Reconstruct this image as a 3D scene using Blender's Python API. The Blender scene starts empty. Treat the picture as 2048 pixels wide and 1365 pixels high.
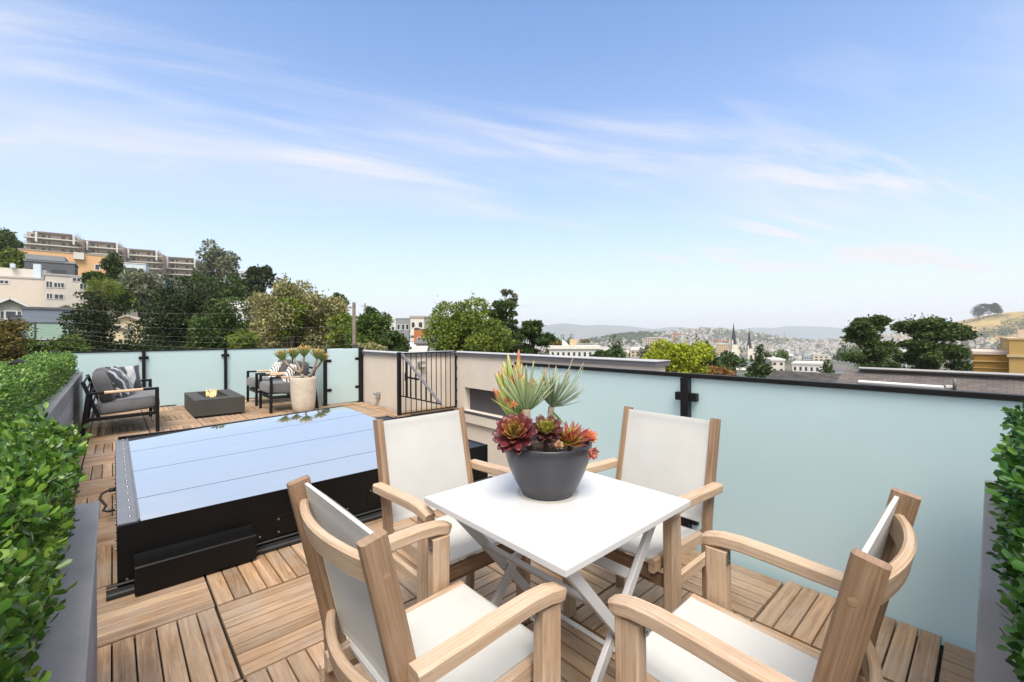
import bpy, math, random
import numpy as np
from mathutils import Vector, Matrix
from math import pi, sin, cos, radians as RAD

# ------------------------------------------------------------------ camera, sky, sun, exposure
S = bpy.context.scene
COL = S.collection
FPX, Y0, YAW, ROLL, EYE = 876.4, 668.2, 0.73875, -0.004911, 1.32
cam = bpy.data.cameras.new('camera')
cam.sensor_width = 36.0
cam.lens = FPX / 2048 * 36
cam.shift_y = -(682.5 - Y0) / 2048
cam.clip_start, cam.clip_end = 0.05, 40000
camo = bpy.data.objects.new('camera', cam)
COL.objects.link(camo)
camo.matrix_world = (Matrix.Translation((0, 0, EYE)) @ Matrix.Rotation(-YAW, 4, 'Z')
                     @ Matrix.Rotation(pi / 2, 4, 'X') @ Matrix.Rotation(ROLL, 4, 'Z'))
S.camera = camo

VR = Vector((cos(YAW), -sin(YAW), 0))       # the viewer's right
VF = Vector((sin(YAW), cos(YAW), 0))        # the viewer's forward
SUN_EL, SUN_R, SUN_F = RAD(58), 0.06, -0.55  # where the sun stands
sdir = (VR * SUN_R + VF * SUN_F).normalized() * cos(SUN_EL) + Vector((0, 0, sin(SUN_EL)))
sun = bpy.data.lights.new('sun', 'SUN')
sun.energy = 2.4
sun.angle = RAD(30)
sun.color = (1.0, 0.93, 0.82)
suno = bpy.data.objects.new('sun', sun)
COL.objects.link(suno)
suno.rotation_euler = sdir.to_track_quat('Z', 'Y').to_euler()
suno.location = (0, 0, 60)

S.view_settings.view_transform = 'Standard'
S.view_settings.look = 'None'
S.view_settings.exposure = 1.03
S.view_settings.gamma = 1
S.cycles.use_denoising = True
S.cycles.max_bounces = 8
S.cycles.diffuse_bounces = 3
S.cycles.transparent_max_bounces = 12
S.cycles.volume_bounces = 1
S.cycles.use_light_tree = True

def make_world():
    w = bpy.data.worlds.new('World')
    S.world = w
    w.use_nodes = True
    nt = w.node_tree
    N, L = nt.nodes, nt.links
    bg = N['Background']
    bg.inputs['Strength'].default_value = 0.11
    sky = N.new('ShaderNodeTexSky')
    sky.sky_type = 'NISHITA'
    sky.sun_disc = False
    sky.sun_elevation = SUN_EL
    sky.sun_rotation = math.atan2(sdir.x, sdir.y)
    sky.altitude = 0
    sky.air_density, sky.dust_density, sky.ozone_density = 1.0, 0.6, 2.5
    tc = N.new('ShaderNodeTexCoord')
    def vm(op, a, b=None):
        n = N.new('ShaderNodeVectorMath'); n.operation = op
        L.new(a, n.inputs[0])
        if b is not None:
            n.inputs[1].default_value = b
        return n.outputs['Value' if op == 'DOT_PRODUCT' else 'Vector']
    def mt(op, a, b=None, c=None, clamp=False):
        n = N.new('ShaderNodeMath'); n.operation = op; n.use_clamp = clamp
        for i, v in enumerate((a, b, c)):
            if v is None: continue
            if isinstance(v, (int, float)): n.inputs[i].default_value = v
            else: L.new(v, n.inputs[i])
        return n.outputs[0]
    d = tc.outputs['Generated']
    r, f, z = vm('DOT_PRODUCT', d, VR), vm('DOT_PRODUCT', d, VF), vm('DOT_PRODUCT', d, (0, 0, 1))
    zz = mt('ADD', mt('MAXIMUM', z, 0.0), 0.06)
    pr, pf = mt('DIVIDE', r, zz), mt('DIVIDE', f, zz)
    # the cirrus: streaks drawn out along one wind direction, seen on a flat high layer
    ca, sa = 0.93, 0.37
    s = mt('ADD', mt('MULTIPLY', pr, ca), mt('MULTIPLY', pf, sa))
    t = mt('SUBTRACT', mt('MULTIPLY', pf, ca), mt('MULTIPLY', pr, sa))
    def noise(sx, sy, off, scale, det, rough, dist=0.0):
        c = N.new('ShaderNodeCombineXYZ')
        L.new(mt('MULTIPLY', s, sx), c.inputs[0]); L.new(mt('MULTIPLY', t, sy), c.inputs[1]); c.inputs[2].default_value = off
        n = N.new('ShaderNodeTexNoise')
        n.inputs['Scale'].default_value = scale; n.inputs['Detail'].default_value = det
        n.inputs['Roughness'].default_value = rough; n.inputs['Distortion'].default_value = dist
        L.new(c.outputs[0], n.inputs['Vector'])
        return n.outputs['Fac']
    def ramp(x, a, b):
        n = N.new('ShaderNodeMapRange'); n.interpolation_type = 'SMOOTHSTEP'
        L.new(x, n.inputs[0]); n.inputs[1].default_value = a; n.inputs[2].default_value = b
        return n.outputs[0]
    fine = noise(0.40, 2.0, 8.2, 1.0, 10, 0.62, 0.7)
    broad = noise(0.22, 0.55, 7.7, 1.0, 5, 0.55, 0.6)
    streak = mt('MULTIPLY', ramp(fine, 0.36, 0.74), ramp(broad, 0.36, 0.66))
    veil = mt('MULTIPLY', ramp(noise(0.16, 0.5, 1.3, 1.0, 6, 0.6, 0.4), 0.26, 0.62), 0.52)
    high = ramp(z, 0.56, 0.33)                      # thin overhead, thicker lower down
    cl = mt('MULTIPLY', mt('ADD', mt('MULTIPLY', streak, 1.05), veil), mt('ADD', mt('MULTIPLY', high, 0.92), 0.08))
    low = mt('POWER', mt('SUBTRACT', 1.0, mt('MAXIMUM', z, 0.0), clamp=True), 3.0)
    fac = mt('MAXIMUM', mt('MULTIPLY', cl, 0.9), mt('MULTIPLY', low, 0.97), clamp=True)
    # unseen white cloud added behind the viewer and overhead, to whiten the fill light
    fillf = mt('MULTIPLY', mt('MAXIMUM', ramp(f, 0.15, -0.35), ramp(z, 0.60, 0.80)), 0.94)
    tint = N.new('ShaderNodeMix'); tint.data_type = 'RGBA'; tint.blend_type = 'MULTIPLY'
    tint.inputs[0].default_value = 1.0
    L.new(sky.outputs[0], tint.inputs[6]); tint.inputs[7].default_value = (0.84, 1.06, 1.24, 1)
    mx = N.new('ShaderNodeMix'); mx.data_type = 'RGBA'
    L.new(fac, mx.inputs[0]); L.new(tint.outputs[2], mx.inputs[6]); mx.inputs[7].default_value = (4.15, 4.12, 4.3, 1)
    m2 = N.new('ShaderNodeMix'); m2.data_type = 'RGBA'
    L.new(fillf, m2.inputs[0]); L.new(mx.outputs[2], m2.inputs[6]); m2.inputs[7].default_value = (5.5, 5.4, 5.3, 1)
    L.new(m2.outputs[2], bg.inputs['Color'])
make_world()

# ------------------------------------------------------------------ helpers
rnd = random.Random(5)
RG = np.random.default_rng(11)

def tag(o, label=None, cat=None, group=None, kind=None):
    if label: o['label'] = label
    if cat: o['category'] = cat
    if group: o['group'] = group
    if kind: o['kind'] = kind
    return o

def thing(name, label, cat, loc=(0, 0, 0), rz=0.0, group=None):
    o = bpy.data.objects.new(name, None)
    COL.objects.link(o)
    o.location = loc
    o.rotation_euler = (0, 0, rz)
    o.empty_display_size = 0.1
    return tag(o, label, cat, group)

def copy_tree(o, parent=None):
    c = o.copy()
    COL.objects.link(c)
    c.parent = parent
    for ch in o.children:
        copy_tree(ch, c)
    return c

def V(*a): return Vector(a)

class MB:
    """collects shapes and links them as ONE mesh object"""
    def __init__(s):
        s.v, s.f, s.m, s.uv, s.sm = [], [], [], [], []
    def face(s, pts, m=0, uv=None, smooth=False):
        b = len(s.v)
        s.v.extend([tuple(p) for p in pts])
        s.f.append(tuple(range(b, b + len(pts)))); s.m.append(m); s.sm.append(smooth)
        s.uv.append(uv or [(0, 0)] * len(pts))
    def rings(s, rings, m=0, closed=True, caps=True, smooth=True, us=None, vs=None, uoff=0.0, voff=0.0):
        """skin consecutive rings of equal length"""
        b = len(s.v); n = len(rings[0]); k = len(rings)
        for r in rings: s.v.extend([tuple(p) for p in r])
        us = us or [i for i in range(k)]
        vs = vs or [j / n for j in range(n + 1)]
        for i in range(k - 1):
            for j in range(n if closed else n - 1):
                j2 = (j + 1) % n
                s.f.append((b + i * n + j, b + i * n + j2, b + (i + 1) * n + j2, b + (i + 1) * n + j))
                s.m.append(m); s.sm.append(smooth)
                s.uv.append([(us[i] + uoff, vs[j] + voff), (us[i] + uoff, vs[j + 1] + voff),
                             (us[i + 1] + uoff, vs[j + 1] + voff), (us[i + 1] + uoff, vs[j] + voff)])
        if caps and closed:
            for i, rev in ((0, True), (k - 1, False)):
                idx = [b + i * n + j for j in range(n)]
                if rev: idx.reverse()
                s.f.append(tuple(idx)); s.m.append(m); s.sm.append(False)
                s.uv.append([(uoff + 0.02 * (s.v[q][0] + s.v[q][1]), voff + s.v[q][2]) for q in idx])
    def sweep(s, path, w, t, side, ch=0.003, m=0, taper=None):
        """a chamfered rectangular section (w along side, t across) carried along a path"""
        path = [Vector(p) for p in path]
        side = Vector(side).normalized()
        rs, us, L = [], [], 0.0
        for i, p in enumerate(path):
            a = path[max(i - 1, 0)]; c = path[min(i + 1, len(path) - 1)]
            d = (c - a).normalized()
            up = side.cross(d).normalized()
            k = taper[i] if taper else 1.0
            hw, ht = w * k / 2, t * k / 2
            c_ = min(ch, hw * 0.9, ht * 0.9)
            sec = [(hw - c_, -ht), (hw, -ht + c_), (hw, ht - c_), (hw - c_, ht), (-hw + c_, ht), (-hw, ht - c_), (-hw, -ht + c_), (-hw + c_, -ht)]
            rs.append([p + side * x + up * y for x, y in sec])
            if i: L += (p - path[i - 1]).length
            us.append(L)
        per = [0, .3, t - .3 * 0, t + .01, t + w, t + w + .01, 2 * t + w, 2 * t + w + .01, 2 * t + 2 * w]
        per = [0, .004, t, t + .004, t + w, t + w + .004, 2 * t + w, 2 * t + w + .004, 2 * (t + w)]
        s.rings(rs, m, True, True, False, us, per, rnd.random() * 7, rnd.random() * 7)
        return s
    def bar(s, p0, p1, w, t, side=None, ch=0.003, m=0):
        p0, p1 = Vector(p0), Vector(p1)
        d = (p1 - p0).normalized()
        if side is None:
            side = d.cross(Vector((0, 0, 1)))
            if side.length < 0.05: side = Vector((1, 0, 0))
        side = Vector(side)
        side = (side - d * side.dot(d)).normalized()
        return s.sweep([p0, p1], w, t, side, ch, m)
    def box(s, lo, hi, ch=0.003, m=0):
        lo, hi = Vector(lo), Vector(hi)
        e = hi - lo; c = (lo + hi) / 2
        ax = max(range(3), key=lambda i: e[i])
        d = Vector((0, 0, 0)); d[ax] = e[ax] / 2
        sd = [1, 0, 0][ax] if ax != 2 else 0
        o = [i for i in range(3) if i != ax]
        side = Vector((0, 0, 0)); side[o[0]] = 1
        return s.bar(c - d, c + d, e[o[0]], e[o[1]], side, ch, m)
    def tube(s, pts, r, n=8, m=0, caps=True):
        pts = [Vector(p) for p in pts]
        rr = r if isinstance(r, (list, tuple)) else [r] * len(pts)
        ref = Vector((0.31, 0.17, 0.93))
        rs, us, L = [], [], 0.0
        for i, p in enumerate(pts):
            d = (pts[min(i + 1, len(pts) - 1)] - pts[max(i - 1, 0)]).normalized()
            a = d.cross(ref)
            if a.length < 0.1: a = d.cross(Vector((1, 0, 0)))
            a.normalize(); b = d.cross(a)
            rs.append([p + (a * cos(2 * pi * j / n) + b * sin(2 * pi * j / n)) * rr[i] for j in range(n)])
            if i: L += (p - pts[i - 1]).length
            us.append(L)
        s.rings(rs, m, True, caps, True, us)
        return s
    def lathe(s, prof, n=40, c=(0, 0, 0), m=0, smooth=True):
        rs = [[(c[0] + r * cos(2 * pi * j / n), c[1] + r * sin(2 * pi * j / n), c[2] + z) for j in range(n)] for r, z in prof]
        s.rings(rs, m, True, False, smooth)
        return s
    def grid(s, fn, nu, nv, m=0, smooth=True):
        b = len(s.v)
        for i in range(nu + 1):
            for j in range(nv + 1):
                s.v.append(tuple(fn(i / nu, j / nv)))
        for i in range(nu):
            for j in range(nv):
                q = [(i, j), (i + 1, j), (i + 1, j + 1), (i, j + 1)]
                s.f.append(tuple(b + a * (nv + 1) + c for a, c in q)); s.m.append(m); s.sm.append(smooth)
                s.uv.append([(a / nu, c / nv) for a, c in q])
        return s
    def build(s, name, mats, parent=None, world=False):
        me = bpy.data.meshes.new(name)
        off = parent.location if (world and parent is not None) else Vector((0, 0, 0))
        me.from_pydata([(v[0] - off[0], v[1] - off[1], v[2] - off[2]) for v in s.v], [], s.f)
        if not isinstance(mats, (list, tuple)): mats = [mats]
        for mt in mats: me.materials.append(mt)
        me.polygons.foreach_set('material_index', s.m)
        me.polygons.foreach_set('use_smooth', s.sm)
        ul = me.uv_layers.new(name='UVMap')
        flat = [c for f in s.uv for uv in f for c in uv]
        ul.data.foreach_set('uv', flat)
        me.validate(); me.update()
        o = bpy.data.objects.new(name, me)
        COL.objects.link(o)
        if parent is not None: o.parent = parent
        return o

def np_mesh(name, verts, polys, mats, parent=None, smooth=False, midx=None):
    """polys: list of (M,k) index arrays"""
    me = bpy.data.meshes.new(name)
    verts = np.asarray(verts, np.float32)
    me.vertices.add(len(verts)); me.vertices.foreach_set('co', verts.ravel())
    idx = np.concatenate([p.ravel() for p in polys]).astype(np.int32)
    tot = np.concatenate([np.full(len(p), p.shape[1], np.int32) for p in polys])
    st = np.concatenate([[0], np.cumsum(tot)[:-1]]).astype(np.int32)
    me.loops.add(len(idx)); me.loops.foreach_set('vertex_index', idx)
    me.polygons.add(len(tot)); me.polygons.foreach_set('loop_start', st)
    if not isinstance(mats, (list, tuple)): mats = [mats]
    for m in mats: me.materials.append(m)
    me.polygons.foreach_set('use_smooth', np.full(len(tot), smooth))
    if midx is not None: me.polygons.foreach_set('material_index', np.asarray(midx, np.int32))
    me.update(calc_edges=True); me.validate()
    o = bpy.data.objects.new(name, me)
    COL.objects.link(o)
    if parent is not None: o.parent = parent
    return o

def ray(px, py):
    X, Y = px - 1024, py - Y0
    c, s = cos(ROLL), sin(ROLL)
    X, Y = c * X - s * Y, s * X + c * Y
    return VR * (X / FPX) + VF + Vector((0, 0, -Y / FPX))
def at(px, py, D):
    """the point seen in the photograph at (px, py) and D metres ahead"""
    return Vector((0, 0, EYE)) + ray(px, py) * D
def uvp(u, v, z=0.0):
    p = VR * u + VF * v
    return Vector((p.x, p.y, z))

# ------------------------------------------------------------------ materials
def mat(name):
    m = bpy.data.materials.new(name)
    m.use_nodes = True
    nt = m.node_tree
    b = nt.nodes['Principled BSDF']
    return m, nt, b
def lnk(nt, a, b): nt.links.new(a, b)
def node(nt, t, **kw):
    n = nt.nodes.new('ShaderNode' + t)
    for k, v in kw.items():
        if k in n.inputs: n.inputs[k].default_value = v
        else: setattr(n, k, v)
    return n
def ramp_node(nt, fac, stops):
    n = nt.nodes.new('ShaderNodeValToRGB')
    e = n.color_ramp.elements
    while len(e) < len(stops): e.new(0.5)
    for i, (p, c) in enumerate(stops):
        e[i].position = p; e[i].color = (*c, 1)
    if fac is not None: lnk(nt, fac, n.inputs[0])
    return n
def hexc(h):
    r = [int(h[i:i + 2], 16) / 255 for i in (0, 2, 4)]
    return tuple(x / 12.92 if x <= .04045 else ((x + .055) / 1.055) ** 2.4 for x in r)

def plain(name, col, rough=0.6, metal=0.0, var=0.12, scale=6.0, bump=0.0, bscale=200.0, spec=0.5, coat=0.0):
    """a painted / cast surface with slow mottling, a little wear and optional fine grain"""
    m, nt, b = mat(name)
    tc = node(nt, 'TexCoord')
    n = node(nt, 'TexNoise', Scale=scale, Detail=6.0, Roughness=0.62)
    lnk(nt, tc.outputs['Object'], n.inputs['Vector'])
    r = ramp_node(nt, n.outputs['Fac'], [(0.25, tuple(c * (1 - var) for c in col)), (0.75, tuple(min(1, c * (1 + var)) for c in col))])
    lnk(nt, r.outputs[0], b.inputs['Base Color'])
    b.inputs['Roughness'].default_value = rough
    b.inputs['Metallic'].default_value = metal
    b.inputs['Specular IOR Level'].default_value = spec
    b.inputs['Coat Weight'].default_value = coat
    mr = node(nt, 'MapRange'); lnk(nt, n.outputs['Fac'], mr.inputs[0])
    mr.inputs[3].default_value = max(0.02, rough - 0.08); mr.inputs[4].default_value = min(1, rough + 0.08)
    lnk(nt, mr.outputs[0], b.inputs['Roughness'])
    if bump:
        n2 = node(nt, 'TexNoise', Scale=bscale, Detail=4.0)
        lnk(nt, tc.outputs['Object'], n2.inputs['Vector'])
        bp = node(nt, 'Bump', Strength=bump, Distance=0.004)
        lnk(nt, n2.outputs['Fac'], bp.inputs['Height']); lnk(nt, bp.outputs[0], b.inputs['Normal'])
    return m

def wood(name, dark, mid, light, grey, greyamt=0.35, gscale=1.0, rough=0.62):
    """grain runs along U; every board (mesh island) has its own tone"""
    m, nt, b = mat(name)
    uv = node(nt, 'UVMap')
    geo = node(nt, 'NewGeometry')
    mp = node(nt, 'Mapping'); mp.inputs['Scale'].default_value = (2.2 * gscale, 26 * gscale, 1)
    lnk(nt, uv.outputs[0], mp.inputs['Vector'])
    sep = node(nt, 'CombineXYZ'); 
    mul = node(nt, 'Math', operation='MULTIPLY'); lnk(nt, geo.outputs['Random Per Island'], mul.inputs[0]); mul.inputs[1].default_value = 40
    lnk(nt, mul.outputs[0], sep.inputs[2])
    add = node(nt, 'VectorMath', operation='ADD'); lnk(nt, mp.outputs[0], add.inputs[0]); lnk(nt, sep.outputs[0], add.inputs[1])
    n1 = node(nt, 'TexNoise', Scale=1.0, Detail=9.0, Roughness=0.66, Distortion=1.4); lnk(nt, add.outputs[0], n1.inputs['Vector'])
    mp2 = node(nt, 'Mapping'); mp2.inputs['Scale'].default_value = (1.1 * gscale, 150 * gscale, 1); lnk(nt, uv.outputs[0], mp2.inputs['Vector'])
    n2 = node(nt, 'TexNoise', Scale=1.0, Detail=5.0, Roughness=0.7); lnk(nt, mp2.outputs[0], n2.inputs['Vector'])
    mix = node(nt, 'Mix', data_type='FLOAT'); mix.inputs[0].default_value = 0.42
    lnk(nt, n1.outputs['Fac'], mix.inputs[2]); lnk(nt, n2.outputs['Fac'], mix.inputs[3])
    r = ramp_node(nt, mix.outputs[0], [(0.33, dark), (0.49, mid), (0.64, light)])
    # board-to-board tone
    mr = node(nt, 'MapRange'); lnk(nt, geo.outputs['Random Per Island'], mr.inputs[0]); mr.inputs[3].default_value = 0.66; mr.inputs[4].default_value = 1.25
    cm = node(nt, 'Mix', data_type='RGBA', blend_type='MULTIPLY'); cm.inputs[0].default_value = 1.0
    lnk(nt, r.outputs[0], cm.inputs[6])
    cc = node(nt, 'CombineColor'); 
    for i in range(3): lnk(nt, mr.outputs[0], cc.inputs[i])
    lnk(nt, cc.outputs[0], cm.inputs[7])
    # weathered silver patches
    tc = node(nt, 'TexCoord')
    n3 = node(nt, 'TexNoise', Scale=2.3, Detail=8.0, Roughness=0.7); lnk(nt, tc.outputs['Object'], n3.inputs['Vector'])
    mr2 = node(nt, 'MapRange'); lnk(nt, n3.outputs['Fac'], mr2.inputs[0]); mr2.inputs[1].default_value = 0.40; mr2.inputs[2].default_value = 0.72
    mr2.inputs[4].default_value = greyamt
    gm = node(nt, 'Mix', data_type='RGBA'); lnk(nt, mr2.outputs[0], gm.inputs[0]); lnk(nt, cm.outputs[2], gm.inputs[6]); gm.inputs[7].default_value = (*grey, 1)
    lnk(nt, gm.outputs[2], b.inputs['Base Color'])
    b.inputs['Roughness'].default_value = rough
    b.inputs['Specular IOR Level'].default_value = 0.3
    bp = node(nt, 'Bump', Strength=0.35, Distance=0.003); lnk(nt, mix.outputs[0], bp.inputs['Height']); lnk(nt, bp.outputs[0], b.inputs['Normal'])
    return m

def fabric(name, col, rough=0.9, weave=900.0, var=0.06, trans=0.0):
    m, nt, b = mat(name)
    tc = node(nt, 'TexCoord')
    n = node(nt, 'TexNoise', Scale=7.0, Detail=5.0); lnk(nt, tc.outputs['Object'], n.inputs['Vector'])
    r = ramp_node(nt, n.outputs['Fac'], [(0.3, tuple(c * (1 - var) for c in col)), (0.7, tuple(min(1, c * (1 + var)) for c in col))])
    w = node(nt, 'TexNoise', Scale=weave, Detail=2.0); lnk(nt, tc.outputs['Object'], w.inputs['Vector'])
    mm = node(nt, 'Mix', data_type='RGBA', blend_type='MULTIPLY'); mm.inputs[0].default_value = 0.16
    lnk(nt, r.outputs[0], mm.inputs[6]); lnk(nt, w.outputs['Color'], mm.inputs[7])
    lnk(nt, mm.outputs[2], b.inputs['Base Color'])
    b.inputs['Roughness'].default_value = rough
    b.inputs['Specular IOR Level'].default_value = 0.2
    b.inputs['Sheen Weight'].default_value = 0.15
    bp = node(nt, 'Bump', Strength=0.25, Distance=0.002); lnk(nt, w.outputs['Fac'], bp.inputs['Height']); lnk(nt, bp.outputs[0], b.inputs['Normal'])
    if trans:
        t = node(nt, 'BsdfTranslucent'); lnk(nt, r.outputs[0], t.inputs[0])
        mx = node(nt, 'MixShader'); mx.inputs[0].default_value = trans
        lnk(nt, b.outputs[0], mx.inputs[1]); lnk(nt, t.outputs[0], mx.inputs[2])
        lnk(nt, mx.outputs[0], nt.nodes['Material Output'].inputs[0])
    return m

def leaf(name, cols, trans=0.3, rough=0.45, spec=0.4, nscale=3.0):
    """leaf tones: one per leaf, drifting in patches through the crown"""
    m, nt, b = mat(name)
    geo = node(nt, 'NewGeometry'); tc = node(nt, 'TexCoord')
    n = node(nt, 'TexNoise', Scale=nscale, Detail=3.0); lnk(nt, tc.outputs['Object'], n.inputs['Vector'])
    a = node(nt, 'Math', operation='MULTIPLY'); lnk(nt, geo.outputs['Random Per Island'], a.inputs[0]); a.inputs[1].default_value = 0.62
    c = node(nt, 'Math', operation='MULTIPLY_ADD'); lnk(nt, n.outputs['Fac'], c.inputs[0]); c.inputs[1].default_value = 0.75; c.inputs[2].default_value = -0.19
    s = node(nt, 'Math', operation='ADD'); lnk(nt, a.outputs[0], s.inputs[0]); lnk(nt, c.outputs[0], s.inputs[1]); s.use_clamp = True
    k = len(cols)
    r = ramp_node(nt, s.outputs[0], [(0.08 + 0.84 * i / (k - 1), q) for i, q in enumerate(cols)])
    lnk(nt, r.outputs[0], b.inputs['Base Color'])
    b.inputs['Roughness'].default_value = rough
    b.inputs['Specular IOR Level'].default_value = spec
    if trans:
        t = node(nt, 'BsdfTranslucent'); lnk(nt, r.outputs[0], t.inputs[0])
        mx = node(nt, 'MixShader'); mx.inputs[0].default_value = trans
        lnk(nt, b.outputs[0], mx.inputs[1]); lnk(nt, t.outputs[0], mx.inputs[2])
        lnk(nt, mx.outputs[0], nt.nodes['Material Output'].inputs[0])
    return m

M = {}
M['deck'] = wood('deck wood', (0.13, 0.07, 0.038), (0.32, 0.195, 0.110), (0.50, 0.345, 0.215), (0.37, 0.315, 0.26), 0.75, 1.0, 0.68)
M['teak'] = wood('teak', (0.26, 0.165, 0.10), (0.465, 0.325, 0.22), (0.61, 0.47, 0.345), (0.58, 0.50, 0.42), 0.6, 1.3, 0.6)
M['teak_dark'] = wood('oiled teak', (0.15, 0.085, 0.048), (0.27, 0.17, 0.105), (0.38, 0.255, 0.165), (0.40, 0.32, 0.245), 0.4, 1.2, 0.5)
M['grip'] = wood('pale oak grip', (0.42, 0.28, 0.17), (0.58, 0.42, 0.28), (0.68, 0.52, 0.36), (0.6, 0.5, 0.4), 0.1, 1.5, 0.5)
M['sling'] = fabric('white sling fabric', (0.77, 0.77, 0.755), 0.85, 420, 0.03, 0.30)
M['white'] = plain('white powder coat', (0.60, 0.60, 0.612), 0.30, 0, 0.03, 5, 0.04, 500)
M['black'] = plain('black powder coat', (0.008, 0.008, 0.009), 0.42, 0, 0.25, 5, 0.05, 600, 0.28)
M['curb'] = plain('black sheet metal', (0.0045, 0.0045, 0.005), 0.36, 0.0, 0.5, 3, 0.03, 90, 0.22)
M['flash'] = plain('grey zinc flashing', (0.24, 0.24, 0.25), 0.4, 0.5, 0.15, 8)
M['steel'] = plain('steel screw', (0.32, 0.32, 0.33), 0.3, 1.0, 0.1, 20)
M['rubber'] = plain('black rubber', (0.015, 0.015, 0.016), 0.6, 0, 0.2, 10)
M['stucco'] = plain('beige stucco', (0.645, 0.58, 0.515), 0.92, 0, 0.05, 3.0, 0.5, 160, 0.15)
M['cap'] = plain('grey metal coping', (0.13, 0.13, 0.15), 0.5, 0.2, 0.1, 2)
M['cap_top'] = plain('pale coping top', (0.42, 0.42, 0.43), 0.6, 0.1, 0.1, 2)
M['recess'] = plain('dark shutter', (0.075, 0.075, 0.085), 0.55, 0.2, 0.1, 2)
M['charcoal'] = plain('charcoal concrete', (0.055, 0.053, 0.05), 0.62, 0, 0.14, 9, 0.1, 300, 0.35)
M['concrete'] = plain('pale cast concrete', (0.55, 0.49, 0.42), 0.9, 0, 0.14, 14, 0.5, 70, 0.2)
M['bowl'] = plain('glazed dark pot', (0.042, 0.042, 0.052), 0.32, 0, 0.2, 6, 0.08, 250, 0.5)
M['soil'] = plain('potting bark', (0.07, 0.045, 0.03), 0.95, 0, 0.5, 60, 1.0, 90)
M['cushion'] = fabric('grey cushion fabric', (0.155, 0.155, 0.165), 0.95, 700, 0.12)
M['cushion2'] = fabric('dark grey cushion fabric', (0.088, 0.088, 0.096), 0.95, 700, 0.12)
M['lava'] = plain('lava rock', (0.03, 0.028, 0.028), 0.8, 0, 0.5, 40, 0.6, 60)
M['pole'] = plain('weathered pole', (0.14, 0.115, 0.095), 0.9, 0, 0.25, 3)
M['bark'] = plain('bark', (0.10, 0.075, 0.055), 0.95, 0, 0.35, 4)
M['bark_pale'] = plain('pale bark', (0.26, 0.21, 0.165), 0.9, 0, 0.25, 12, 0.5, 60)
M['wire'] = plain('grey wire', (0.75, 0.75, 0.76), 0.5, 0.0, 0.1, 4)
M['lampmetal'] = plain('brushed nickel', (0.42, 0.42, 0.41), 0.35, 0.8, 0.1, 30)

def planter_wood():
    m = wood('grey stained boards', (0.10, 0.10, 0.102), (0.20, 0.20, 0.207), (0.30, 0.30, 0.31), (0.34, 0.34, 0.355), 0.5, 0.8, 0.7)
    return m
M['planter'] = planter_wood()
M['planter_cap'] = plain('grey painted board', (0.265, 0.255, 0.262), 0.6, 0, 0.12, 3.5, 0.15, 90)

def frosted(name, col, tcol):
    m, nt, b = mat(name)
    tc = node(nt, 'TexCoord')
    n = node(nt, 'TexNoise', Scale=1.1, Detail=3.0); lnk(nt, tc.outputs['Object'], n.inputs['Vector'])
    r = ramp_node(nt, n.outputs['Fac'], [(0.3, tuple(c * 0.96 for c in col)), (0.7, col)])
    lnk(nt, r.outputs[0], b.inputs['Base Color'])
    n2 = node(nt, 'TexNoise', Scale=3.4, Detail=7.0, Roughness=0.7, Distortion=0.8); lnk(nt, tc.outputs['Object'], n2.inputs['Vector'])
    mr = node(nt, 'MapRange'); lnk(nt, n2.outputs['Fac'], mr.inputs[0]); mr.inputs[1].default_value = .4; mr.inputs[2].default_value = .75; mr.inputs[3].default_value = .03; mr.inputs[4].default_value = .16
    lnk(nt, mr.outputs[0], b.inputs['Roughness'])
    b.inputs['IOR'].default_value = 1.5
    b.inputs['Specular IOR Level'].default_value = 0.5
    t = node(nt, 'BsdfTranslucent'); t.inputs[0].default_value = (*tcol, 1)
    mx = node(nt, 'MixShader'); mx.inputs[0].default_value = 0.45
    lnk(nt, b.outputs[0], mx.inputs[1]); lnk(nt, t.outputs[0], mx.inputs[2])
    lnk(nt, mx.outputs[0], nt.nodes['Material Output'].inputs[0])
    return m
M['frost'] = frosted('frosted laminated glass', (0.705, 0.85, 0.875), (0.75, 0.89, 0.90))

def mirror_glass():
    m, nt, b = mat('reflective roof glass')
    b.inputs['Base Color'].default_value = (0.30, 0.33, 0.34, 1)
    b.inputs['Roughness'].default_value = 0.02
    g = node(nt, 'BsdfGlossy'); g.inputs['Color'].default_value = (0.86, 0.87, 0.86, 1); g.inputs['Roughness'].default_value = 0.012
    tc = node(nt, 'TexCoord')
    n = node(nt, 'TexNoise', Scale=1.6, Detail=2.0); lnk(nt, tc.outputs['Object'], n.inputs['Vector'])
    bp = node(nt, 'Bump', Strength=0.05, Distance=0.02); lnk(nt, n.outputs['Fac'], bp.inputs['Height'])
    lnk(nt, bp.outputs[0], g.inputs['Normal'])
    n2 = node(nt, 'TexNoise', Scale=5.0, Detail=8.0, Roughness=0.75, Distortion=1.0); lnk(nt, tc.outputs['Object'], n2.inputs['Vector'])
    mr = node(nt, 'MapRange'); lnk(nt, n2.outputs['Fac'], mr.inputs[0]); mr.inputs[1].default_value = .42; mr.inputs[2].default_value = .8; mr.inputs[3].default_value = .84; mr.inputs[4].default_value = .74
    mx = node(nt, 'MixShader'); lnk(nt, mr.outputs[0], mx.inputs[0])
    lnk(nt, b.outputs[0], mx.inputs[1]); lnk(nt, g.outputs[0], mx.inputs[2])
    lnk(nt, mx.outputs[0], nt.nodes['Material Output'].inputs[0])
    return m
M['mirror'] = mirror_glass()

def win_glass():
    m, nt, b = mat('window glass')
    b.inputs['Base Color'].default_value = (0.045, 0.055, 0.065, 1)
    b.inputs['Roughness'].default_value = 0.08
    return m
M['pane'] = win_glass()

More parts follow.
